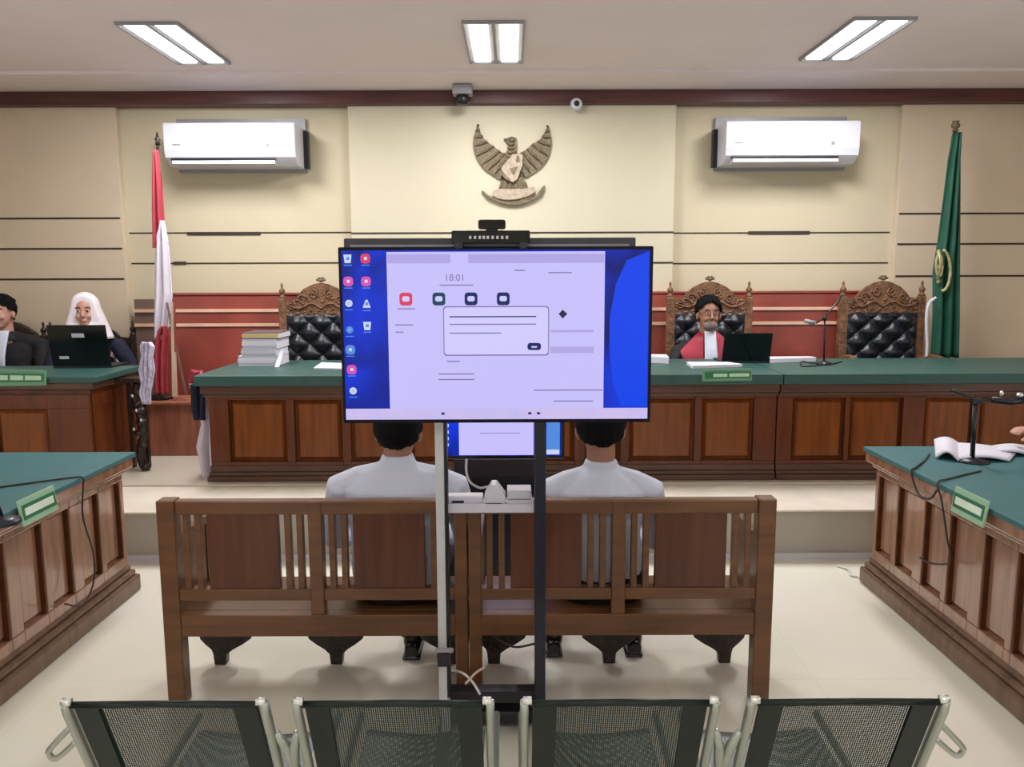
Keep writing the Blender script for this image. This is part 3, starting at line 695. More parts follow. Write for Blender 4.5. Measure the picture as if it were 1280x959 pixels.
m_ = (a.x + b.x) / 2; MB().prism([(m_ - .024, at(615, 290, 2.43).z), (m_ + .024, at(615, 290, 2.43).z), (m_ + .012, a.z + .003), (m_ - .012, a.z + .003)], 2.415, 2.44).build('mount', M_dark, t, True)
MB().lathe([(.009, 0), (.009, .004)], mtx=Matrix.Translation((m_, 2.447, (a.z + b.z) / 2)) @ Matrix.Rotation(-PI / 2, 4, 'X')).build('lens', M_grey, t, True)

# second monitor beyond the bench on its dark stand
Y2 = 3.95
a, b = at(553, 574, Y2), at(706, 480, Y2)
t = thing('monitor', 'smaller monitor beyond the benches showing the same blue and white picture', 'monitor', ((a.x + b.x) / 2, Y2, at(620, 616, Y2).z))
MB().box(a.x, b.x, Y2, Y2 + .04, a.z, b.z).build('bezel', M_black, t, True, bevel=.004)
def mon(n, px0, px1, py0, py1, m, k_):
    p, q = at(px0, py1, Y2), at(px1, py0, Y2); return MB().box(p.x, q.x, Y2 - .001 * k_, Y2 - .001 * k_ + .0006, p.z, q.z).build(n, m, t, True)
mon('screen', 555, 702, 484, 570, E_blue, 1); mon('window_area', 574, 667, 488, 569, E_win, 2)
mon('side_window', 683, 700, 488, 568, E_lb, 2); mon('side_strip', 668, 682, 488, 570, E_navy, 2); mon('side_bar', 683, 699, 562, 568, E_white, 3)
for i in range(4): mon('icon', 558, 561, 530 + i * 8, 534 + i * 8, E_white, 3)
mon('text_line', 600, 650, 541, 542, E_line, 3)
t = thing('monitor_cabinet', 'low dark cabinet under the smaller monitor beyond the benches', 'cabinet', (-.05, 4.1, 0))
zc = at(620, 575, 3.95).z - .004
a, b = at(567, 600, 3.95).x, at(682, 600, 3.95).x
mb = MB(); mb.box(a, b, 3.94, 4.25, .06, zc); mb.build('carcass', mat('dark_cabinet', (42, 34, 38), .4), t, True, bevel=.006)
for x in (a + .01, b - .05): mb = MB().box(x, x + .04, 3.95, 4.24, 0, .06).build('foot', M_dark, t, True)
MB().box(a + .03, b - .03, 3.934, 3.94, .12, zc - .08).build('front_board', M_dark, t, True, bevel=.003)
mq = lambda px, py: at(px, py, 3.90)
cable('white_cable', [mq(583, 574), mq(583, 590), mq(588, 603), mq(600, 610), mq(612, 609), mq(618, 622)], .006, M_wcable, 'white cable curling down below the smaller monitor')

# cables under the stand
cable('white_cable', [on(555, 838, .02) + Vector((0, -.0, .0)), at(575, 840, 2.50), at(590, 852, 2.46), at(600, 868, 2.42)], .004, M_wcable, 'white cable at the stand foot, sloping down to the right')
cable('pinkish_cable', [at(606, 834, 2.50), at(594, 842, 2.48), at(582, 855, 2.44)], .004, mat('pink_cable', (206, 180, 170), .5), 'pinkish cable crossing the white one at the stand foot')
cable('black_cable', [at(668, 805, 2.60), at(645, 809, 2.64), at(628, 803, 2.7), at(618, 795, 2.8)], .004, M_cable, 'thin black cable hanging below the right bench beside the dark column')
tt = thing('cable_adapter', 'small grey plug adapter hanging low beside the pale column', 'adapter', at(556, 820, 2.50))
q = at(556, 820, 2.50); MB().box(q.x - .022, q.x + .014, 2.47, 2.50, q.z - .025, q.z + .02).build('casing', M_dark, tt, True, bevel=.004); MB().box(q.x - .03, q.x + .03, 2.475, 2.495, q.z + .021, q.z + .032).build('clip', M_grey, tt, True, bevel=.003)

# ================================================================== PEOPLE
def spine_tube(mb, pts, rx, ry, n=16): mb.tube(pts, rx, n, ry, up=(1, 0, 0))
def person(name, label, loc, rz, head=(0, .03, .76), neck=(0, -.01, .56), sh=.19, shz=.50, elbow=((-.25, .03, .22), (.25, .03, .22)), wrist=((-.15, .27, .17), (.15, .27, .17)),
           knee=((-.12, .42, .08), (.12, .42, .08)), ankle=((-.13, .34, -.28), (.13, .34, -.28)), floor=-.35, skin=None, top=None, legs=None, face=True, hairfn=None, hs=1.0, tname='shirt', tsub=1.0, collar=True, legsvis=True, chest=1.0):
    t = thing(name, label, 'person', loc, rz); skin = skin or M_skin
    H = Vector(head); N = Vector(neck)
    shd = [Vector((-sh, -.01, shz - .03)), Vector((sh, -.01, shz - .03))]
    b = MB()
    # head: cranium, face, jaw, nose, ears
    b.ball(H + Vector((0, -.012, .03)) * hs, (.078 * hs, .095 * hs, .092 * hs), 20, 14)
    b.ball(H + Vector((0, .02, -.025)) * hs, (.064 * hs, .070 * hs, .085 * hs), 18, 12)
    b.ball(H + Vector((0, .045, -.085)) * hs, (.036 * hs, .036 * hs, .028 * hs))
    b.tube([H + Vector((0, .085, .015)) * hs, H + Vector((0, .108, -.03)) * hs], [.009 * hs, .016 * hs], 8)
    b.ball(H + Vector((0, .086, -.062)) * hs, (.024 * hs, .012 * hs, .010 * hs))
    for s in (-1, 1):
        b.ball(H + Vector((s * .082, -.005, -.01)) * hs, (.012 * hs, .02 * hs, .033 * hs)); b.ball(H + Vector((s * .035, .075, -.03)) * hs, (.02 * hs, .014 * hs, .018 * hs))
    b.tube([N + Vector((0, -.01, -.08)), N, (N + H) / 2 + Vector((0, -.012, .01)), H + Vector((0, -.02, -.03))], [.062, .056, .055, .06], 14)
    # trunk
    trunk = [(0, .0, .02), (0, -.01, .12), (0, -.02, .25), (0, -.02, .38), (0, -.02, shz - .04), (0, -.015, shz + .015), N + Vector((0, 0, -.005))]
    tx = [.16, .165, .15, .165, .175, .12, .055]; ty = [.11, .12, .11, .115, .10, .075, .055]; kw = max(1, sh / .19); tx = [tx[0], tx[1], tx[2] * kw, tx[3] * kw, tx[4] * kw, tx[5] * kw * kw, tx[6]]
    b.tube(trunk, [v * .84 for v in tx[:-1]] + [tx[-1] * .9], 20, [v * .8 for v in ty[:-1]] + [ty[-1] * .9], up=(1, 0, 0))
    for i, s in enumerate((-1, 1)):
        e = Vector(elbow[i]); wv = Vector(wrist[i])
        b.tube([shd[i] * .8, shd[i], shd[i].lerp(e, .5), e, e.lerp(wv, .4), wv], [.045, .05, .043, .037, .036, .025], 12)
        # hand: palm, four fingers, thumb from the side of the palm
        d = (wv - e).normalized(); side = Vector((-s, 0, 0)); side = (side - d * side.dot(d)).normalized(); nn = d.cross(side)
        if nn.z > 0: nn = -nn
        b.tube([wv, wv + d * .035, wv + d * .085], [.024, .038, .036], 10, [.018, .016, .014], up=side)
        for j, (ln, of) in enumerate(((.062, .027), (.072, .010), (.066, -.009), (.05, -.027))):
            p = wv + d * .078 + side * of
            b.tube([p, p + d * ln * .45 + nn * .006, p + d * ln * .8 + nn * .022, p + d * ln * .95 + nn * .036], [.0095, .009, .0082, .007], 8)
        p = wv + d * .028 + side * .03
        b.tube([p, p + side * .022 + d * .02, p + side * .03 + d * .045 + nn * .008, p + side * .026 + d * .062 + nn * .014], [.012, .0105, .0095, .008], 8)
        hp = Vector((s * .09, .02, .08)); kn = Vector(knee[i]); an = Vector(ankle[i])
        b.tube([hp - Vector((0, .04, 0)), hp, hp.lerp(kn, .5), kn, kn.lerp(an, .35), an, an + Vector((0, 0, -.03))], [.07, .075, .066, .052, .05, .034, .034], 12)
        b.tube([an + Vector((0, -.03, -.035)), an + Vector((0, .08, -.045)), an + Vector((0, .15, -.05))], [.03, .03, .022], 10)
    b.build('body', skin, t, remesh=.0065, smoothit=3)
    # clothes
    c_ = MB(); c_.tube(trunk[:-1] + [N + Vector((0, 0, -.015))], [v * 1.03 * chest for v in tx[:-1]] + [.07], 22, [v * 1.06 for v in ty[:-1]] + [.066], up=(1, 0, 0))
    for i, s in enumerate((-1, 1)):
        e = Vector(elbow[i]); wv = Vector(wrist[i]); a0 = Vector((s * .06, -.012, shz + .012))
        c_.tube([a0, Vector((s * sh * .72, -.012, shz - .012)), shd[i] + Vector((s * .012, 0, -.012)), shd[i].lerp(e, .5) + Vector((s * .01, 0, 0)), e, e.lerp(wv, .5), wv], [.05, .056, .064, .058, .052, .046, .036], 14)
    c_.tube([N + Vector((0, 0, -.04)), N + Vector((0, -.004, -.0)), N + Vector((0, -.006, .028))], [.085, .068, .061], 18)
    # folds
    for q in range(5):
        a = -.12 + q * .06; c_.tube([(a, -.118, .36 - abs(a) * .3), (a * .7, -.122, .25), (a * .8, -.12, .14)], [.008, .014, .008], 6)
    c_.build(tname, top or M_shirt, t, remesh=.007, smoothit=4)
    if legsvis:
        c_ = MB(); c_.tube([(0, -.01, .0), (0, -.01, .07), (0, -.01, .15)], [.17, .175, .165], 18, [.12, .125, .12], up=(1, 0, 0))
        for i, s in enumerate((-1, 1)):
            hp = Vector((s * .09, .02, .08)); kn = Vector(knee[i]); an = Vector(ankle[i])
            c_.tube([hp - Vector((0, .05, 0)), hp, hp.lerp(kn, .5), kn, kn.lerp(an, .4), an + Vector((0, 0, .0))], [.078, .085, .077, .066, .06, .05], 14)
        c_.build('trousers', legs or M_suit, t, remesh=.009, smoothit=3)
        for i, s in enumerate((-1, 1)):
            an = Vector(ankle[i]); fz = floor
            sm = MB(); sm.tube([(an.x, an.y - .065, fz + .035), (an.x, an.y - .02, fz + .042), (an.x, an.y + .07, fz + .036), (an.x, an.y + .15, fz + .028), (an.x, an.y + .185, fz + .022)], [.03, .04, .034, .026, .016], 12, [.03, .036, .042, .042, .026])
            sm.tube([(an.x, an.y - .01, fz + .05), (an.x, an.y, fz + .09)], [.04, .042], 12); sm.box(an.x - .038, an.x + .038, an.y - .07, an.y + .17, fz, fz + .012)
            sm.build('shoe', M_shoe, t, remesh=.006, smoothit=2)
    if hairfn: hairfn(t, H, hs)
    if face:
        for s in (-1, 1):
            MB().ball(H + Vector((s * .031, .084, .012)) * hs, (.011 * hs, .006 * hs, .005 * hs)).build('eye', M_white, t)
            MB().ball(H + Vector((s * .031, .0905, .012)) * hs, (.006 * hs, .003 * hs, .006 * hs)).build('iris', M_dark, t)
            MB().tube([H + Vector((s * .015, .094, .034)) * hs, H + Vector((s * .032, .093, .039)) * hs, H + Vector((s * .05, .083, .033)) * hs], .004 * hs, 6).build('eyebrow', M_hair, t)
        MB().tube([H + Vector((-.02, .094, -.062)) * hs, H + Vector((0, .1, -.064)) * hs, H + Vector((.02, .094, -.062)) * hs], .004 * hs, 6).build('mouth', mat('lips', (140, 72, 66), .5), t)
    return t
def short_hair(t, H, hs, low=.0, big=1.0, front=12):
    b = MB()
    def fn(u, v):     # spherical cap open over the face, down to the nape behind
        a = 2 * PI * u; back = (1 - math.sin(a)) / 2
        phm = R(front - (front + 50) * back ** .8)       # lower limit: high in front, low at the nape
        ph = phm + (PI / 2 - phm) * v
        phm += R(9) * noise.noise(Vector((math.cos(a) * 4, math.sin(a) * 4, 1))); ph = phm + (PI / 2 - phm) * v
        q = 1.02 + .10 * noise.noise(Vector((math.cos(a) * 7 * math.cos(ph), math.sin(a) * 7 * math.cos(ph), math.sin(ph) * 7)))
        return H + Vector((.0855 * hs * big * q * math.cos(ph) * math.cos(a), -.014 + .104 * hs * big * q * math.cos(ph) * math.sin(a), (.03 + .103 * big * q * math.sin(ph)) * hs))
    b.grid(fn, 60, 24); b.build('hair', M_hair, t, solid=.012)
zs = .353
# the two men on the benches, backs to the viewer
xm = at(750, 600, 3.05).x
person('person', 'person in white shirt with cropped dark hair on the bench, right of the dark column', (xm, 3.035, zs), 0, head=(0, .03, .655), neck=(0, -.005, .515), sh=.175, shz=.455, floor=-zs,
       elbow=((-.23, .06, .20), (.23, .06, .20)), wrist=((-.13, .27, .16), (.13, .27, .16)), ankle=((-.17, .22, -.27), (.17, .22, -.27)), knee=((-.13, .40, .06), (.14, .40, .06)), hairfn=short_hair, face=True, hs=1.05)
xm = at(498, 600, 3.05).x
person('person', 'person in white shirt on the bench, left of the pale column', (xm, 3.035, zs), 0, head=(0, .05, .64), neck=(0, .01, .535), sh=.205, shz=.475, floor=-zs, chest=1.1,
       elbow=((-.26, .06, .21), (.26, .06, .21)), wrist=((-.14, .27, .16), (.14, .27, .16)), ankle=((.02, .20, -.27), (.16, .22, -.27)), knee=((-.08, .40, .06), (.14, .40, .06)), hairfn=short_hair, face=True, hs=1.0)
# the judge in the middle chair
def judge_hair(t, H, hs): short_hair(t, H, hs, big=1.06, front=40)
jc = at(884, 393, 5.98)
JZ = jc.z - .73
j = person('person', 'person in black robe with red lapels and white bib seated in the middle carved chair', (jc.x, 5.98, JZ), PI, head=(0, .05, .73), neck=(0, 0, .55), sh=.19, shz=.49, floor=PZ - JZ,
           elbow=((-.27, .10, .25), (.27, .10, .25)), wrist=((-.17, .33, .22), (.17, .33, .22)), ankle=((-.13, .36, PZ - JZ + .08), (.13, .36, PZ - JZ + .08)), top=M_suit, skin=M_skin, hairfn=judge_hair, tname='robe', hs=1.0)
def on_chest(mbname, outs, m, off, lab=None):
    b = MB()
    for o in outs:
        pts = [(x, .10 + off + (.045 if z < .40 else .02) * (1 - min(1, abs(x) / .2) ** 2) - max(0, z - .43) * .45, z) for x, z in o]
        n = len(pts); b.add([*pts, *[(x, y - .012, z) for x, y, z in pts]], [tuple(range(n)), tuple(range(2 * n - 1, n - 1, -1))] + [(i, i + n, (i + 1) % n + n, (i + 1) % n) for i in range(n)])
    return b.build(mbname, m, j, label=lab)
for s in (-1, 1):
    # broad red lapels running over the shoulders
    L = [(s * .035, .52), (s * .05, .20), (s * .085, .12), (s * .13, .30), (s * .19, .42), (s * .205, .50), (s * .12, .545), (s * .06, .555)]
    b = MB()
    def lap(u, v, s=s):
        z = .12 + .46 * v; xi = .048 - .01 * v; xo = .10 + .15 * v ** .8 if v < .72 else .215 - .55 * (v - .72)
        x = s * (xi + (xo - xi) * u); y = .118 + .028 * (1 - (abs(x) / .24) ** 2) - .10 * max(0, v - .62) / .38 * (.62 + .5 * u); return (x, y, z + .02 * u * v)
    b.grid(lap, 8, 14); b.build('red_lapel', M_red, j, solid=.022, label='broad red satin lapel')
b = MB(); b.grid(lambda u, v: ((u - .5) * (.115 - .035 * v), .164 - .16 * max(0, v - .62), .10 + .51 * v), 6, 10); b.build('white_bib', M_shirt, j, solid=.014, label='white pleated bib')
for s in (-1, 1):
    cc = Vector((s * .031, .155, .742)); b = MB(); ring = [cc + Vector((.021 * math.cos(a), 0, .016 * math.sin(a))) for a in [2 * PI * q / 16 for q in range(17)]]; b.tube(ring, .0018, 5); b.tube([cc + Vector((s * .02, 0, .003)), cc + Vector((s * .05, -.09, .0))], .0015, 5)
    b.build('glasses', M_dark, j)
b = MB(); b.ball((0, .105, .655), (.055, .05, .04)); b.build('face_mask', mat('grey_mask', (128, 112, 108), .8), j, label='grey covering on the chin')

# man in dark jacket at far left, and woman in white headscarf
pc = at(6, 391, 6.0); pz = pc.z - .71
def curly(t, H, hs):
    b = MB()
    short_hair(t, H, hs, front=30)
    for q in range(110):
        a = random.uniform(0, 2 * PI); ph = random.uniform(-.1, PI / 2)
        if math.sin(a) > .1 and ph < .5: continue
        b.ball(H + Vector((.085 * math.cos(ph) * math.cos(a), -.012 + .095 * math.cos(ph) * math.sin(a), .04 + .085 * math.sin(ph))), random.uniform(.014, .022), 8, 6)
    b.build('curls', M_hair, t)
q = person('person', 'person with curly dark hair in black jacket and white shirt at the left edge', (pc.x, 6.0, pz), PI + R(6), head=(0, .05, .71), neck=(0, .01, .545), sh=.235, shz=.50, floor=PZ - pz,
       elbow=((-.27, .10, .24), (.30, .10, .27)), wrist=((-.15, .33, .22), (.16, .36, .22)), ankle=((-.13, .36, PZ - pz + .08), (.13, .36, PZ - pz + .08)), top=M_suit, skin=M_skin2, hairfn=curly, tname='jacket')
MB().grid(lambda u, v: ((u - .5) * (.06 + .07 * v), .158 - .16 * max(0, v - .62), .12 + .46 * v), 6, 10).build('shirt_front', M_shirt, q, solid=.014, label='white shirt front')
pc = at(108, 390, 6.05); pz = pc.z - .70
def veil(t, H, hs):
    b = MB()
    def fn(u, v):
        a = 2 * PI * u; fr = max(0, math.sin(a))
        if v > .45:
            k_ = (v - .45) / .55; ph = PI / 2 * k_ ; lo = .0
            r_ = 1 - .0 * fr; q_ = Vector((.098 * math.cos(ph) * math.cos(a), -.015 + .112 * math.cos(ph) * math.sin(a), .04 + .105 * math.sin(ph)))
            if fr > .55 and ph < 1.0: q_.y = min(q_.y, .055); q_.x *= 1.0
            return H + q_
        k_ = v / .45; wv = 1.0 + (1 - k_) * .85
        y_ = -.015 + .112 * math.sin(a) * (1 + .1 * (1 - k_)); 
        if fr > .55 and k_ > .45: y_ = min(y_, .055)
        return H + Vector((.098 * wv * math.cos(a), y_ , .04 - (1 - k_) * .24))
    b.grid(fn, 40, 24); b.build('headscarf', mat('white_scarf', (236, 228, 232), .85, 0, .03, 12, .2, 20), t, solid=.01, label='white headscarf')
person('person', 'person in white headscarf and dark jacket behind the black laptop', (pc.x, 6.05, pz), PI + R(18), head=(0, .05, .70), neck=(0, .01, .545), sh=.185, shz=.475, floor=PZ - pz,
       elbow=((-.30, .06, .26), (.26, .10, .24)), wrist=((-.17, .33, .24), (.15, .33, .22)), ankle=((-.13, .36, PZ - pz + .08), (.13, .36, PZ - pz + .08)), top=M_navyc, skin=M_skin2, hairfn=veil, tname='jacket')
# person beyond the right edge, forearm on the right table
pr = at(1418, 520, 3.75)
person('person', 'person in black sleeve at the right edge, reaching toward the open papers', (pr.x, 3.72, .42), PI / 2, head=(0, .05, .74), neck=(0, .01, .55), floor=-.42,
       elbow=((-.24, .16, .34), (.28, .16, .34)), wrist=((-.05, .405, .395), (.22, .34, .39)), ankle=((-.13, .10, -.34), (.13, .10, -.34)), knee=((-.12, .20, .06), (.12, .20, .06)), top=M_suit, skin=M_skin2, hairfn=short_hair, tname='jacket')

# ================================================================== CARVED CHAIRS
def spiral(mb, c, r0, turns, y, sgn=1, r=.007, ph=0):
    pts = []
    for i in range(22):
        f = i / 21; a = ph + sgn * f * turns * 2 * PI; rr = r0 * (1 - f * .85); pts.append((c[0] + rr * math.cos(a), y, c[1] + rr * math.sin(a)))
    mb.tube(pts, [r * (1 - .4 * i / 21) for i in range(22)], 6)
def judge_chair(loc, rz, label, H=1.29, dark=False, Wd=.62, fab=None, group='carved high-back chairs'):
    t = thing('carved_chair', label, 'chair', loc, rz, group); mw = M_darkcarve if dark else M_carve
    w2 = Wd / 2; zb = H - .25       # top of the leather
    # local: chair faces -Y (toward the viewer)
    for s in (-1, 1):
        MB().box(s * w2 - .026, s * w2 + .026, -.03, .03, 0, H - .12).build('back_post', mw, t, bevel=.006)
        mb = MB(); mb.lathe([(.026, 0), (.03, .01), (.014, .022), (.02, .04), (.026, .055), (.014, .072), (.007, .085), (.012, .098), (.004, .12)], (s * w2, 0, H - .12), 12); mb.build('finial', mw, t)
        mb = MB(); mb.tube(crom([(s * w2, -.03, .62), (s * (w2 + .01), -.2, .66), (s * (w2 + .02), -.40, .64), (s * (w2 + .02), -.47, .59)]), .024, 10); mb.tube([(s * (w2 + .01), -.40, .63), (s * w2, -.40, .5), (s * w2, -.42, .40)], [.02, .028, .022], 10); mb.build('armrest', mw, t)
        mb = MB(); mb.tube(crom([(s * (w2 - .03), -.45, .42), (s * (w2 + .02), -.48, .30), (s * (w2 - .03), -.45, .12), (s * (w2 + .01), -.48, .0)]), .026, 10); mb.build('front_leg', mw, t)
    out = [(-w2 + .02, zb - .02), (-w2 + .02, H - .14), (-w2 + .10, H - .13), (-w2 + .13, H - .09), (-.13, H - .045), (-.06, H - .012), (0, H), (.06, H - .012), (.13, H - .045), (w2 - .13, H - .09), (w2 - .10, H - .13), (w2 - .02, H - .14), (w2 - .02, zb - .02)]
    mb = MB(); mb.prism(out, -.02, .02)
    for s in (-1, 1):
        spiral(mb, (s * .06, H - .09), .035, 1.4, -.026, s, .008, PI / 2); spiral(mb, (s * .15, H - .13), .038, 1.5, -.026, -s, .008, 0); spiral(mb, (s * .235, H - .18), .035, 1.5, -.026, s, .008, 1)
        mb.tube(crom([(s * .0, -.026, H - .2), (s * .08, -.028, H - .16), (s * .17, -.028, H - .2), (s * .27, -.026, H - .17)]), .008, 6)
    for q in range(40):
        x = random.uniform(-w2 + .04, w2 - .04); zz_ = random.uniform(zb, H - .04 - abs(x) * .42)
        mb.ball((x, -.022, zz_), (random.uniform(.008, .018), .01, random.uniform(.006, .013)), 8, 6)
    mb.build('crest', mw, t)
    mb = MB(); mb.ball((0, 0, H + .018), (.022, .018, .016))
    for s in (-1, 1): mb.ball((s * .024, 0, H + .022), (.016, .012, .011)); mb.ball((s * .012, 0, H + .034), (.013, .01, .009))
    mb.build('crest_ornament', M_garuda, t)
    # buttoned leather back
    mb = MB(); lw_, lh = Wd - .07, zb - .52
    def tuft(u, v):
        x = (u - .5) * lw_; z = .52 + v * lh; px_, pz_ = .095, .085
        a = (x / px_ + z / pz_) * PI; b_ = (x / px_ - z / pz_) * PI
        pf = (abs(math.sin(a / 2)) * abs(math.sin(b_ / 2))) ** .55
        ed = min(1, min(u, 1 - u) * 9) * min(1, min(v, 1 - v) * 9)
        return (x, -.03 - .045 * pf * ed ** .5, z)
    mb.grid(tuft, 64, 60); mb.build('leather_back', fab or M_leather, t)
    mb = MB().box(-lw_ / 2 - .01, lw_ / 2 + .01, -.03, .022, .44, zb); mb.build('back_board', mw, t)
    MB().box(-w2 + .02, w2 - .02, -.50, -.03, .38, .48).build('seat_cushion', fab or M_leather, t, bevel=.03)
    MB().box(-w2 - .01, w2 + .01, -.50, .0, .33, .385).build('seat_frame', mw, t, bevel=.008)
    return t
hC = at(1101, 351, 6.33).z - PZ
jr = judge_chair((at(1101, 400, 6.33).x, 6.33, PZ), 0, 'carved chair with black buttoned leather back, empty, beside the green flag', H=hC)
dup(jr, (at(886, 400, 6.33).x, 6.33, PZ), 0, 'carved high-back chair behind the judge in red lapels')
dup(jr, (at(403, 400, 6.33).x, 6.33, PZ), 0, 'carved chair with black buttoned leather back partly hidden by the display, near the book stack')
hD = at(60, 402, 6.40).z - PZ
dk = judge_chair((at(110, 400, 6.42).x, 6.42, PZ), R(12), 'dark carved chair behind the person in the white headscarf', H=hD, dark=True, Wd=.66, group='dark carved chairs')
dup(dk, (at(14, 400, 6.44).x, 6.44, PZ), R(-6), 'dark carved chair behind the person at the left edge')
sc_ = judge_chair((-2.66, 5.62, PZ), R(90) , 'dark carved armchair at the end of the upper left desk, draped with pale cloth', H=.74, dark=True, Wd=.46, group='dark carved chairs') if False else None

# carved dark stool-like side of a chair at the desk end (S-shaped carved leg) with pale floral cloth over it
c = on(180, 588, PZ)
t = thing('carved_stand', 'dark carved pedestal with curled leg beside the end of the upper left desk', 'stand', (c.x, c.y, PZ))
def P(px, py): q = at(px, py, c.y); return (q.x, c.y, q.z)
mb = MB(); mb.tube(crom([P(172, 480), P(169, 500), P(176, 520), P(180, 540), P(176, 560), P(178, 578), P(183, 586)]), [.03] * 0 or .028, 10)
mb.build('curled_leg', M_darkcarve, t, True)
for px, py, r_ in ((173, 490, .035), (172, 505, .03), (176, 513, .036), (178, 528, .038), (175, 541, .03), (180, 556, .026), (184, 583, .03)):
    q = P(px, py); MB().ball((q[0], q[1] - .01, q[2]), (r_, .03, r_ * .8)).build('carving', M_darkcarve, t, True)
for px, py in ((169, 494), (174, 512), (180, 524), (171, 535)):  # small pale beads set on the front of the carving
    q = P(px, py); MB().ball((q[0], q[1] - .042, q[2]), (.009, .006, .012), 8, 6).build('carving_inlay', M_paper2, t, True, label='pale worn highlight of the carving')
a = P(172, 474); MB().box(a[0] - .16, a[0] + .05, c.y - .04, c.y + .12, a[2] - .02, a[2] + .01).build('top_board', M_darkcarve, t, True, bevel=.006)
for x in (a[0] - .12, a[0] - .02): MB().box(x, x + .025, c.y + .08, c.y + .11, PZ, a[2] - .02).build('back_leg', M_darkcarve, t, True)
cc = at(183, 470, 5.42)
def drape(name, label, cat, outl, Y, m, amp=.012, fr=60, th=.012):
    # hanging cloth: outl = rows of (y pixel, x left, x right)
    mb = MB(); k_ = len(outl) - 1
    def fn(u, v):
        i = min(int(v * k_), k_ - 1); f = v * k_ - i; r0, r1 = outl[i], outl[i + 1]
        py = r0[0] + (r1[0] - r0[0]) * f; xa = r0[1] + (r1[1] - r0[1]) * f; xb = r0[2] + (r1[2] - r0[2]) * f
        q = at(xa + (xb - xa) * u, py, Y); q.y += amp * math.sin(u * fr * .35 + v * 2) + amp * .5 * noise.noise(Vector((u * 3, v * 4, 0)))
        return q
    mb.grid(fn, 24, 30); o = mb.build(name, m, solid=th); return tag(o, label, cat)
drape('draped_cloth', 'pale floral cloth hanging beside the end of the upper left desk', 'cloth', [(428, 178, 188), (434, 175, 192), (445, 176, 190), (462, 172, 193), (480, 176, 190), (492, 174, 188), (505, 179, 188)], c.y - .09, M_floral)

# robe hanging by the left end of the judges desk
t = thing('hanging_robe', 'white and navy robe hanging at the left end of the judges desk', 'robe', (-1.98, 5.15, PZ))
def drp(name, outl, Y, m, lab):
    mb = MB(); k_ = len(outl) - 1
    def fn(u, v):
        i = min(int(v * k_), k_ - 1); f = v * k_ - i; r0, r1 = outl[i], outl[i + 1]
        py = r0[0] + (r1[0] - r0[0]) * f; xa = r0[1] + (r1[1] - r0[1]) * f; xb = r0[2] + (r1[2] - r0[2]) * f
        q = at(xa + (xb - xa) * u, py, Y); q.y += .03 * math.sin(u * 9 + v * 3); return q
    mb.grid(fn, 16, 30); return mb.build(name, m, t, True, solid=.03, label=lab)
drp('white_cloth', [(478, 238, 256), (486, 238, 262), (500, 246, 264), (530, 252, 266), (560, 246, 268), (600, 256, 270), (604, 258, 270)], 5.12, M_flagwhite, 'white cloth')
drp('navy_cloth', [(482, 240, 250), (495, 238, 254), (510, 240, 256), (524, 246, 256)], 5.04, M_navyc, 'navy cloth')
drp('red_cloth', [(464, 240, 250), (470, 238, 252), (478, 238, 250)], 5.06, M_red, 'dull red cloth')

# ================================================================== PODIUM + RED AND WHITE FLAG
c = on(215, 570, PZ); zt_ = at(215, 503, c.y).z
t = thing('podium_box', 'tapered reddish wooden box on the platform under the red and white flag', 'box', (c.x, c.y, PZ))
a, b = at(184, 535, c.y).x, at(247, 535, c.y).x
mb = MB(); mb.frustum([(a, c.y, PZ), (b + .06, c.y, PZ), (b + .06, c.y + .34, PZ), (a, c.y + .34, PZ)], [(a + .01, c.y + .01, zt_ - .02), (b - .0, c.y + .01, zt_ - .02), (b - .0, c.y + .33, zt_ - .02), (a + .01, c.y + .33, zt_ - .02)]); mb.build('box_body', M_podium, t, True, bevel=.004)
MB().box(a - .005, b + .015, c.y - .01, c.y + .35, zt_ - .02, zt_).build('box_top', M_podium, t, True, bevel=.004)
FY = c.y + .14
f0 = at(195, 495, FY); t = thing('national_flag', 'red and white flag hanging folded on a pole above the wooden box', 'flag', (f0.x, FY, zt_))
tp = at(195, 180, FY)
MB().tube([(f0.x + .02, FY + .03, zt_ + .02), (tp.x, FY + .03, tp.z)], .011, 10).build('flag_pole', M_darkcarve, t, True)
MB().lathe([(.02, 0), (.012, .02), (.022, .035), (.012, .05), (.003, .09)], (tp.x, FY + .03, tp.z), 12).build('finial', M_darkcarve, t, True)
MB().lathe([(.09, 0), (.09, .02), (.03, .035), (.016, .07)], (f0.x + .02, FY + .03, zt_), 16).build('pole_base', M_darkcarve, t, True)
def cloth(name, outl, Y, m, par, amp=.02, fr=14, th=.012, lab=None, ph=0):
    mb = MB(); k_ = len(outl) - 1
    def fn(u, v):
        i = min(int(v * k_), k_ - 1); f = v * k_ - i; r0, r1 = outl[i], outl[i + 1]
        py = r0[0] + (r1[0] - r0[0]) * f; xa = r0[1] + (r1[1] - r0[1]) * f; xb = r0[2] + (r1[2] - r0[2]) * f
        q = at(xa + (xb - xa) * u, py, Y); q.y += amp * math.sin(u * fr + v * 2 + ph); return q
    mb.grid(fn, 24, 40); return mb.build(name, m, par, True, solid=th, label=lab)
cloth('red_half', [(188, 192, 196), (220, 190, 200), (260, 189, 203), (300, 190, 206), (310, 191, 203)], FY - .02, M_flagred, t, lab='red upper half')
cloth('white_half', [(276, 202, 203), (296, 195, 208), (330, 193, 211), (370, 192, 214), (400, 192, 211), (424, 193, 207)], FY - .035, M_flagwhite, t, lab='white half')
cloth('lower_fold', [(408, 202, 207), (420, 193, 210), (440, 191, 209), (470, 192, 208), (492, 194, 209)], FY - .06, M_flagred, t, lab='red lower fold')
t = thing('leaning_rod', 'pale wooden strips leaning together on the box beside the red and white flag', 'rod', (at(222, 495, FY).x, FY - .08, zt_))
y_ = FY - .09
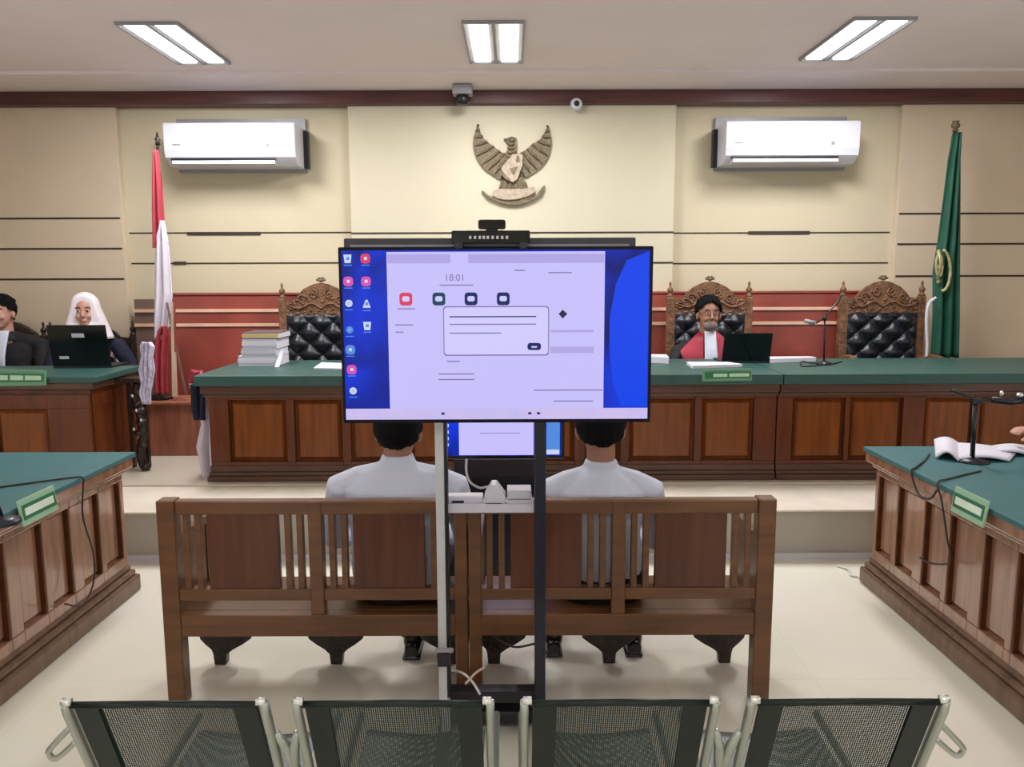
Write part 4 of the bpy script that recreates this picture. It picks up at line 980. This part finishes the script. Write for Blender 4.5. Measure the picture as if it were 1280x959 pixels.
def bar(px0, py0, px1, py1, w_, m, n, yo=0):
    A_, B_ = at(px0, py0, y_ + yo), at(px1, py1, y_ + yo); d = (B_ - A_).normalized(); s_ = Vector((d.z, 0, -d.x)) * w_ / 2
    v4 = [A_ - s_, A_ + s_, B_ + s_ * .6, B_ - s_ * .6]; MB().frustum(v4, [p + Vector((0, .018, 0)) for p in v4]).build(n, m, t, True)
bar(218, 496, 215, 378, .034, M_stick, 'upright_strip'); bar(232, 494, 208, 378, .012, M_greyw, 'slanting_strip', .025); bar(219, 440, 217, 372, .012, M_redw, 'red_strip', -.01)

# ================================================================== GREEN FLAG
GY = 6.15; tp = at(1197, 160, GY)
t = thing('green_flag', 'dark green flag with gold emblem hanging from a tall pole at right', 'flag', (tp.x, GY, PZ))
MB().tube([(tp.x - .01, GY + .03, PZ + .02), (tp.x, GY + .03, tp.z)], .013, 10).build('flag_pole', M_darkcarve, t, True)
MB().lathe([(.024, 0), (.014, .02), (.03, .03), (.03, .05), (.02, .062), (.026, .075), (.004, .08)], (tp.x, GY + .03, tp.z - .02), 12).build('finial', M_garuda, t, True)
MB().lathe([(.15, 0), (.15, .02), (.04, .04), (.02, .09)], (tp.x - .01, GY + .03, PZ), 16).build('pole_base', M_darkcarve, t, True)
cloth('flag_cloth', [(166, 1193, 1201), (200, 1187, 1201), (250, 1181, 1200), (300, 1175, 1199), (340, 1168, 1198), (400, 1168, 1197), (447, 1166, 1196)], GY - .03, M_flaggreen, t, .028, 15, lab='dark green cloth')
def ring_pts(cx_, cy_, rx, ry, a0, a1, y, n=16): return [at(cx_ + rx * math.cos(R(a0 + (a1 - a0) * i / n)), cy_ + ry * math.sin(R(a0 + (a1 - a0) * i / n)), y) for i in range(n + 1)]
mb = MB(); mb.tube(ring_pts(1177, 338, 11, 26, -80, 90, GY - .075), .012, 6); mb.tube(ring_pts(1174, 332, 4, 14, 0, 360, GY - .075), .009, 6); mb.tube([at(1173, 312, GY - .075), at(1176, 330, GY - .075), at(1172, 350, GY - .075)], .012, 6)
for py in (316, 324, 334, 344, 352): q = at(1172 + (py % 3), py, GY - .07); mb.ball(q, (.016, .012, .02), 8, 6)
mb.build('gold_emblem', M_gold, t, True, label='worn gold emblem')
cable_p = [at(1170, 372, GY - .1), at(1161, 380, GY - .1), at(1158, 400, GY - .1), at(1159, 430, GY - .1), at(1158, 446, GY - .1)]
mb = MB().tube(crom(cable_p), .012, 8); mb.build('tassel_cord', M_paper2, t, True, label='pale hanging cord')

# ================================================================== LAPTOPS, BOOKS, PAPERS, PLATES
def laptop(px0, px1, pyt, pyb, Y, zdesk, label, stick):
    a, b = at(px0, pyb, Y), at(px1, pyt, Y + .03); t = thing('laptop', label, 'laptop', ((a.x + b.x) / 2, Y, zdesk)); hw = (at(px1, pyb, Y).x - a.x) / 2; h = at(px0, pyt, Y + .0).z - zdesk
    # the lid leans back toward the viewer, the keyboard lies beyond it
    MB().frustum([(-hw, -.0, .012), (hw, -.0, .012), (hw, .008, .012), (-hw, .008, .012)], [(-hw, -.05, h), (hw, -.05, h), (hw, -.042, h), (-hw, -.042, h)]).build('lid', M_black, t, bevel=.003)
    MB().box(-hw, hw, 0, .24, 0, .014).build('keyboard_base', M_dark, t, bevel=.003)
    for (u0, u1, v0, v1) in stick:
        yy = lambda v: -.05 * v - .003
        MB().frustum([(-hw + 2 * hw * u0, yy(v0), .012 + v0 * (h - .012)), (-hw + 2 * hw * u1, yy(v0), .012 + v0 * (h - .012)), (-hw + 2 * hw * u1, yy(v1), .012 + v1 * (h - .012)), (-hw + 2 * hw * u0, yy(v1), .012 + v1 * (h - .012))],
                     [(-hw + 2 * hw * u0, yy(v0) + .003, .012 + v0 * (h - .012)), (-hw + 2 * hw * u1, yy(v0) + .003, .012 + v0 * (h - .012)), (-hw + 2 * hw * u1, yy(v1) + .003, .012 + v1 * (h - .012)), (-hw + 2 * hw * u0, yy(v1) + .003, .012 + v1 * (h - .012))]).build('lid_mark', M_paper, t, label='white mark on the lid')
    return t
laptop(66, 139, 406, 458, 5.42, at(100, 472, 4.9).z, 'black laptop with white marks on its lid on the upper left desk', [(.41, .62, .70, .80), (.14, .30, .18, .25)])
laptop(902, 962, 416, 451, 5.52, DT, 'black laptop in front of the judge in red lapels', [])
# stack of bound files near the left end of the judges desk
YB = 5.42; zc = DT
specs = [('grey-white bound file, bottom of the stack on the judges desk', 297, 346, 445, M_paper), ('pale grey bound file, second from the bottom of the stack', 301, 345, 436, M_paper2),
         ('white thick bound file, second from the top of the stack', 302, 346, 424, M_paper), ('thin file with yellow and dark bands on top of the stack', 302, 348, 416, M_yellow)]
for i, (lb, pa, pb, py, m) in enumerate(specs):
    z1_ = at(320, py, YB).z; a, b = at(pa, py, YB).x, at(pb, py, YB).x
    t = thing('bound_file', lb, 'file', ((a + b) / 2, YB, zc), 0, 'bound files on the judges desk'); h = z1_ - zc - .001
    MB().box(a + .004, b - .003, YB + .003, YB + .30, zc + .004, zc + h - .004).build('pages', M_paper, t, True)
    mb = MB(); mb.box(a, b, YB, YB + .305, zc, zc + .004); mb.box(a, b, YB, YB + .305, zc + h - .004, zc + h); mb.build('cover', m if i != 3 else mat('dark_cover', (88, 70, 74), .5), t, True)
    mb = MB(); mb.box(a, b, YB - .003, YB + .002, zc + h * .3, zc + h * .72) ; mb.build('spine_band', m, t, True)
    zc = z1_
def sheet(label, pts, z, m=M_paper, th=.006, name='paper_sheets', group=None):
    P_ = [on(px, py, z) for px, py in pts]; mb = MB(); mb.frustum([Vector((p.x, p.y, z)) for p in P_], [Vector((p.x, p.y, z + th)) for p in P_]); return tag(mb.build(name, m, bevel=.001), label, 'papers', group)
dz = DT + .001
sheet('white papers lying at the edge of the display, left of the judge', [(800, 453), (836, 455), (833, 451), (805, 450.6)], dz, th=.045)
sheet('long white paper on the desk below the judge in red lapels', [(866, 461), (928, 459), (910, 456), (858, 456)], dz, th=.02)
sheet('white papers on the desk right of the judge laptop', [(962, 454), (1020, 452), (1012, 450.6), (962, 451)], dz, th=.03)
sheet('papers lying beside the left carved chair, near the display', [(392, 462), (430, 463), (428, 456), (402, 455)], dz, M_paper2, .012)
mb = MB(); a, b = at(343, 456, 5.36), at(353, 438, 5.42); mb.frustum([(a.x, 5.36, DT), (a.x + .03, 5.36, DT), (b.x + .005, 5.44, b.z), (b.x - .02, 5.44, b.z)], [(a.x, 5.37, DT), (a.x + .03, 5.37, DT), (b.x + .005, 5.45, b.z), (b.x - .02, 5.45, b.z)])
tag(mb.build('folded_note', M_paper), 'small folded white note leaning against the right side of the file stack', 'note')

M_platepale = mat('nameplate_pale_green', (158, 196, 164), .4, 0, .06, 8)
M_platetx2 = mat('nameplate_pale_lettering', (222, 238, 218), .5)
def nameplate(label, c4, depth, bars, pale=False):
    # c4: four world corners (bottom-left, bottom-right, top-right, top-left)
    cn = sum(c4, Vector()) / 4; t = thing('nameplate', label, 'nameplate', cn, 0); n = (c4[1] - c4[0]).cross(c4[3] - c4[0]).normalized()
    if n.dot(Vector((0, 0, CH)) - cn) < 0: n = -n
    MB().frustum([p - n * depth for p in c4], c4).build('plate', M_platepale if pale else M_plate, t, True, bevel=.001)
    def q(u, v, d): return c4[0].lerp(c4[1], u).lerp(c4[3].lerp(c4[2], u), v) + n * d
    MB().frustum([q(.05, .22, 0), q(.97, .22, 0), q(.97, .78, 0), q(.05, .78, 0)], [q(.05, .22, .002), q(.97, .22, .002), q(.97, .78, .002), q(.05, .78, .002)]).build('plate_field', M_plate2, t, True, label='darker green field')
    for u0, u1 in bars:
        MB().frustum([q(u0, .36, .002), q(u1, .36, .002), q(u1, .64, .002), q(u0, .64, .002)], [q(u0, .36, .004), q(u1, .36, .004), q(u1, .64, .004), q(u0, .64, .004)]).build('lettering', M_platetx2 if pale else M_platetx, t, True)
yq = DF - .115
nameplate('green nameplate hanging on the front edge of the judges desk, below the judge', [at(878, 477, yq), at(940, 476, yq), at(940, 461, yq), at(878, 462, yq)], .01, [(.22, .50), (.54, .94)])
yq = 4.91
nameplate('green nameplate on the front edge of the upper left desk', [at(-12, 483, yq), at(57, 482, yq), at(57, 463, yq), at(-12, 461, yq)], .01, [(.18, .32), (.36, .60), (.63, .92)])
a, b = on(1203, 616, .72), on(1243, 634, .72)
nameplate('green nameplate on the edge of the right side table', [Vector((1.782, b.y - .02, .645)), Vector((1.782, a.y, .645)), Vector((1.796, a.y, .748)), Vector((1.796, b.y - .02, .748))], .008, [(.1, .9)], True)
nameplate('green nameplate on the edge of the left side table', [Vector((-1.882, 2.98, .645)), Vector((-1.882, 3.22, .645)), Vector((-1.896, 3.22, .748)), Vector((-1.896, 2.98, .748))], .008, [(.1, .9)], True)
# dark base beside the left nameplate
c = on(4, 655, .72); t = thing('microphone_base', 'dark round microphone base at the left edge of the left side table', 'microphone', (c.x, c.y, .7205))
MB().lathe([(.06, 0), (.058, .015), (.03, .022), (.01, .03)]).build('base_disc', M_navy, t); MB().tube([(0, 0, .025), (-.03, .0, .14), (-.10, .02, .24)], .005, 8).build('gooseneck', M_navy, t); MB().ball((-.11, .02, .26), (.016, .016, .026)).build('mic_head', M_dark, t)

# microphones
t = thing('desk_microphone', 'black boom microphone standing on the judges desk in front of the empty carved chair', 'microphone', (at(1030, 451, 5.4).x, 5.4, DT))
L = lambda px, py: at(px, py, 5.4)
MB().lathe([(.055, 0), (.055, .012), (.02, .02), (.01, .03)], (L(1030, 451).x, 5.4, DT), 18).build('base_disc', M_dark, t, True)
MB().tube([(L(1030, 451).x, 5.4, DT + .02), L(1031, 398)], .006, 8).build('column', M_dark, t, True)
MB().tube([L(1054, 368), L(1031, 397), L(1020, 404)], .006, 8).build('boom', M_dark, t, True)
MB().tube([L(1018, 404), L(1006, 401)], [.016, .013], 10).build('mic_head', M_grey, t, True)
MB().ball(L(1031, 398), .016).build('joint', M_dark, t, True)
cable('black_cable', [on(1034, 452, DT + .004), on(1015, 454, DT + .004), on(1003, 452, DT + .004), on(1004, 458, DT + .004), on(1040, 455, DT + .004), on(1052, 452, DT + .004)], .005, M_cable, 'tangled black cable on the judges desk beside the boom microphone')
c = on(1215, 577, .72)
t = thing('table_microphone', 'black boom microphone on a round base on the right side table', 'microphone', (c.x, c.y, .7205))
L = lambda px, py: at(px, py, c.y)
MB().lathe([(.075, 0), (.073, .008), (.03, .016), (.012, .022)], n=24).build('base_disc', M_dark, t)
MB().tube([(0, 0, .018), L(1219, 502) - Vector((c.x, c.y, .7205))], .011, 10).build('column', M_dark, t)
MB().tube([L(1190, 488), L(1220, 500), L(1252, 500), L(1300, 496)], .007, 8).build('boom', M_dark, t, True)
MB().box(L(1214, 500).x, L(1228, 500).x, c.y - .015, c.y + .015, L(1220, 505).z, L(1220, 498).z).build('joint', M_dark, t, True, bevel=.004)
MB().ball(L(1252, 492), (.009, .009, .014)).build('clamp_screw', M_screw, t, True); MB().ball(L(1275, 494), (.017, .012, .012)).build('clamp_knob', M_screw, t, True)
MB().tube([L(1240, 500), L(1262, 503), L(1282, 500)], .016, 10).build('mic_head', M_dark, t, True)
# open papers on the right table
c0 = [(1190, 578), (1276, 577), (1270, 562), (1168, 553)]
t = thing('open_book', 'open white papers on the right side table behind the microphone', 'papers', on(1215, 567, .7205))
def page(pts, n, curl):
    A_, B_, C_, D_ = [on(px, py, .7205) for px, py in pts]
    MB().grid(lambda u, v: (A_.lerp(B_, u).lerp(D_.lerp(C_, u), v)) + Vector((0, 0, .008 + curl * math.sin(PI * min(1, u)) * (1 - .3 * v) + .0)), 14, 6).build(n, M_paper, t, True, solid=.010)
page([(1196, 577), (1262, 578), (1272, 566), (1172, 556)], 'page', .018); page([(1170, 574), (1198, 578), (1200, 558), (1168, 552)], 'page', .035); page([(1236, 569), (1290, 572), (1290, 562), (1240, 560)], 'page', .02)

# loose cables on the side tables
xl = -1.895
cable('dark_cable', [Vector((-2.2, 3.25, .724)), Vector((-1.95, 3.42, .726)), Vector((xl, 3.44, .722)), Vector((xl, 3.44, .68)), Vector((xl, 3.42, .55)), Vector((xl - .01, 3.50, .35)), Vector((xl - .01, 3.48, .22)), Vector((xl - .01, 3.38, .16)), Vector((xl - .01, 3.25, .22))], .004, M_cable, 'dark cable looping down the front of the left side table')
xr = 1.80
cable('dark_cable', [Vector((2.1, 3.5, .724)), Vector((1.88, 3.36, .725)), Vector((xr, 3.30, .722)), Vector((xr, 3.26, .66)), Vector((xr, 3.20, .52)), Vector((xr + .01, 3.18, .42)), Vector((xr + .01, 3.32, .36)), Vector((xr + .01, 3.42, .35))], .004, M_cable, 'dark cable hanging below the nameplate of the right side table')
cable('black_cable', [Vector((2.05, 3.85, .724)), Vector((1.95, 3.7, .724)), Vector((1.83, 3.55, .727)), Vector((1.80, 3.52, .722)), Vector((xr, 3.50, .68)), Vector((xr, 3.44, .63)), Vector((xr, 3.35, .64)), Vector((xr, 3.30, .69))], .005, M_cable, 'black cable sagging along the top edge of the right side table')
cable('white_cable', [on(1046, 707, .008), on(1060, 712, .008), on(1064, 719, .008), on(1073, 721, .008)], .006, M_wcable, 'short white cable on the floor beside the right side table')

# ================================================================== WAITING CHAIRS IN FRONT
t = thing('waiting_chairs', 'row of four joined waiting chairs of dark green perforated steel, seen from behind', 'chair', (0, 1.5, 0))
ZT = .78
seats = [(-.868, -.482), (-.420, -.045), (.022, .393), (.462, .838)]
yt = 1.452; lean = .42       # the back leans toward the viewer
def BK(x, z, d=0): return Vector((x, yt + (ZT - z) * lean + d, z))
for i, (a, b) in enumerate(seats):
    mid = (a + b) / 2
    # perforated back with a rolled top edge and solid side bands
    mb = MB(); za = .40
    def fn(u, v): return BK(a + .03 + (b - a - .06) * u, ZT - .006 - (ZT - .006 - za) * v, .016 * math.sin(PI * u))
    mb.grid(fn, 16, 16); o = mb.build('backrest_mesh', M_perf, t, True)
    uvl = o.data.uv_layers.new(name='UVMap')
    for lp in o.data.loops: co = o.data.vertices[lp.vertex_index].co; uvl.data[lp.index].uv = (co.x, co.z * 1.1)
    mb = MB(); mb.tube([BK(a + .012, ZT - .003), BK(mid, ZT - .005, .006), BK(b - .012, ZT - .003)], .007, 10); mb.build('top_rim', M_darkgreen, t, True)
    for s0, s1 in ((a + .016, a + .062), (b - .062, b - .016)):
        mb = MB(); mb.frustum([BK(s0, ZT - .006, -.002), BK(s1, ZT - .006, -.002), BK(s1, za, -.002), BK(s0, za, -.002)], [BK(s0, ZT - .006, .004), BK(s1, ZT - .006, .01), BK(s1, za, .01), BK(s0, za, .004)]); mb.build('side_band', M_darkgreen, t, True)
    for s, x in ((-1, a), (1, b)):
        mb = MB(); mb.tube([BK(x, ZT + .004), BK(x, ZT - .02), BK(x, .6), BK(x, .42), (x, yt + .19, .38), (x, yt + .30, .37), (x, yt + .62, .395)], [.008, .013, .013, .013, .013, .013, .012], 10, .009); mb.build('side_frame', M_chrome, t, True)
        mb = MB(); mb.tube([BK(x - s * .014, ZT + .006), BK(x + s * .003, ZT + .006)], .008, 8); mb.build('end_cap', M_screw, t, True)
        # bent loop bracket beside the frame: closed at both ends of the row, a strut between two seats
        hx = x + s * .01
        if (i, s) in ((0, -1), (3, 1)):
            lp_ = [BK(hx, .715), Vector((hx + s * .045, yt + .035, .668)), Vector((hx + s * .06, yt + .05, .645)), Vector((hx + s * .048, yt + .055, .632)), BK(hx, .675)]
            MB().tube(crom(lp_), .006, 8).build('armrest', M_chrome, t, True)
        elif (i, s) not in ((1, 1), (2, -1)):
            MB().tube([BK(hx, .70), BK(hx + s * .012, .66), BK(hx + s * .024, .58), BK(hx + s * .02, .50)], [.007, .011, .012, .010], 8).build('linking_strut', M_chrome, t, True)
    mb = MB()
    def fs(u, v): return (a + .03 + (b - a - .06) * u, yt + .20 + .40 * v, .385 + .02 * v ** 2 - .015 * math.sin(PI * u) - (.04 * max(0, v - .85) / .15))
    mb.grid(fs, 14, 14); o = mb.build('seat_mesh', M_perf, t, True)
    uvl = o.data.uv_layers.new(name='UVMap')
    for lp in o.data.loops: co = o.data.vertices[lp.vertex_index].co; uvl.data[lp.index].uv = (co.x, co.y)
MB().box(-.86, .83, yt + .30, yt + .36, .29, .34).build('support_beam', M_darkgreen, t, True, bevel=.006)
for x in (-.62, .60):
    mb = MB(); mb.tube([(x, yt + .33, .30), (x, yt + .33, .07)], .022, 10); mb.tube(crom([(x, yt + .05, .015), (x, yt + .2, .055), (x, yt + .33, .075), (x, yt + .48, .055), (x, yt + .62, .015)]), .02, 10); mb.build('leg', M_chrome, t, True)
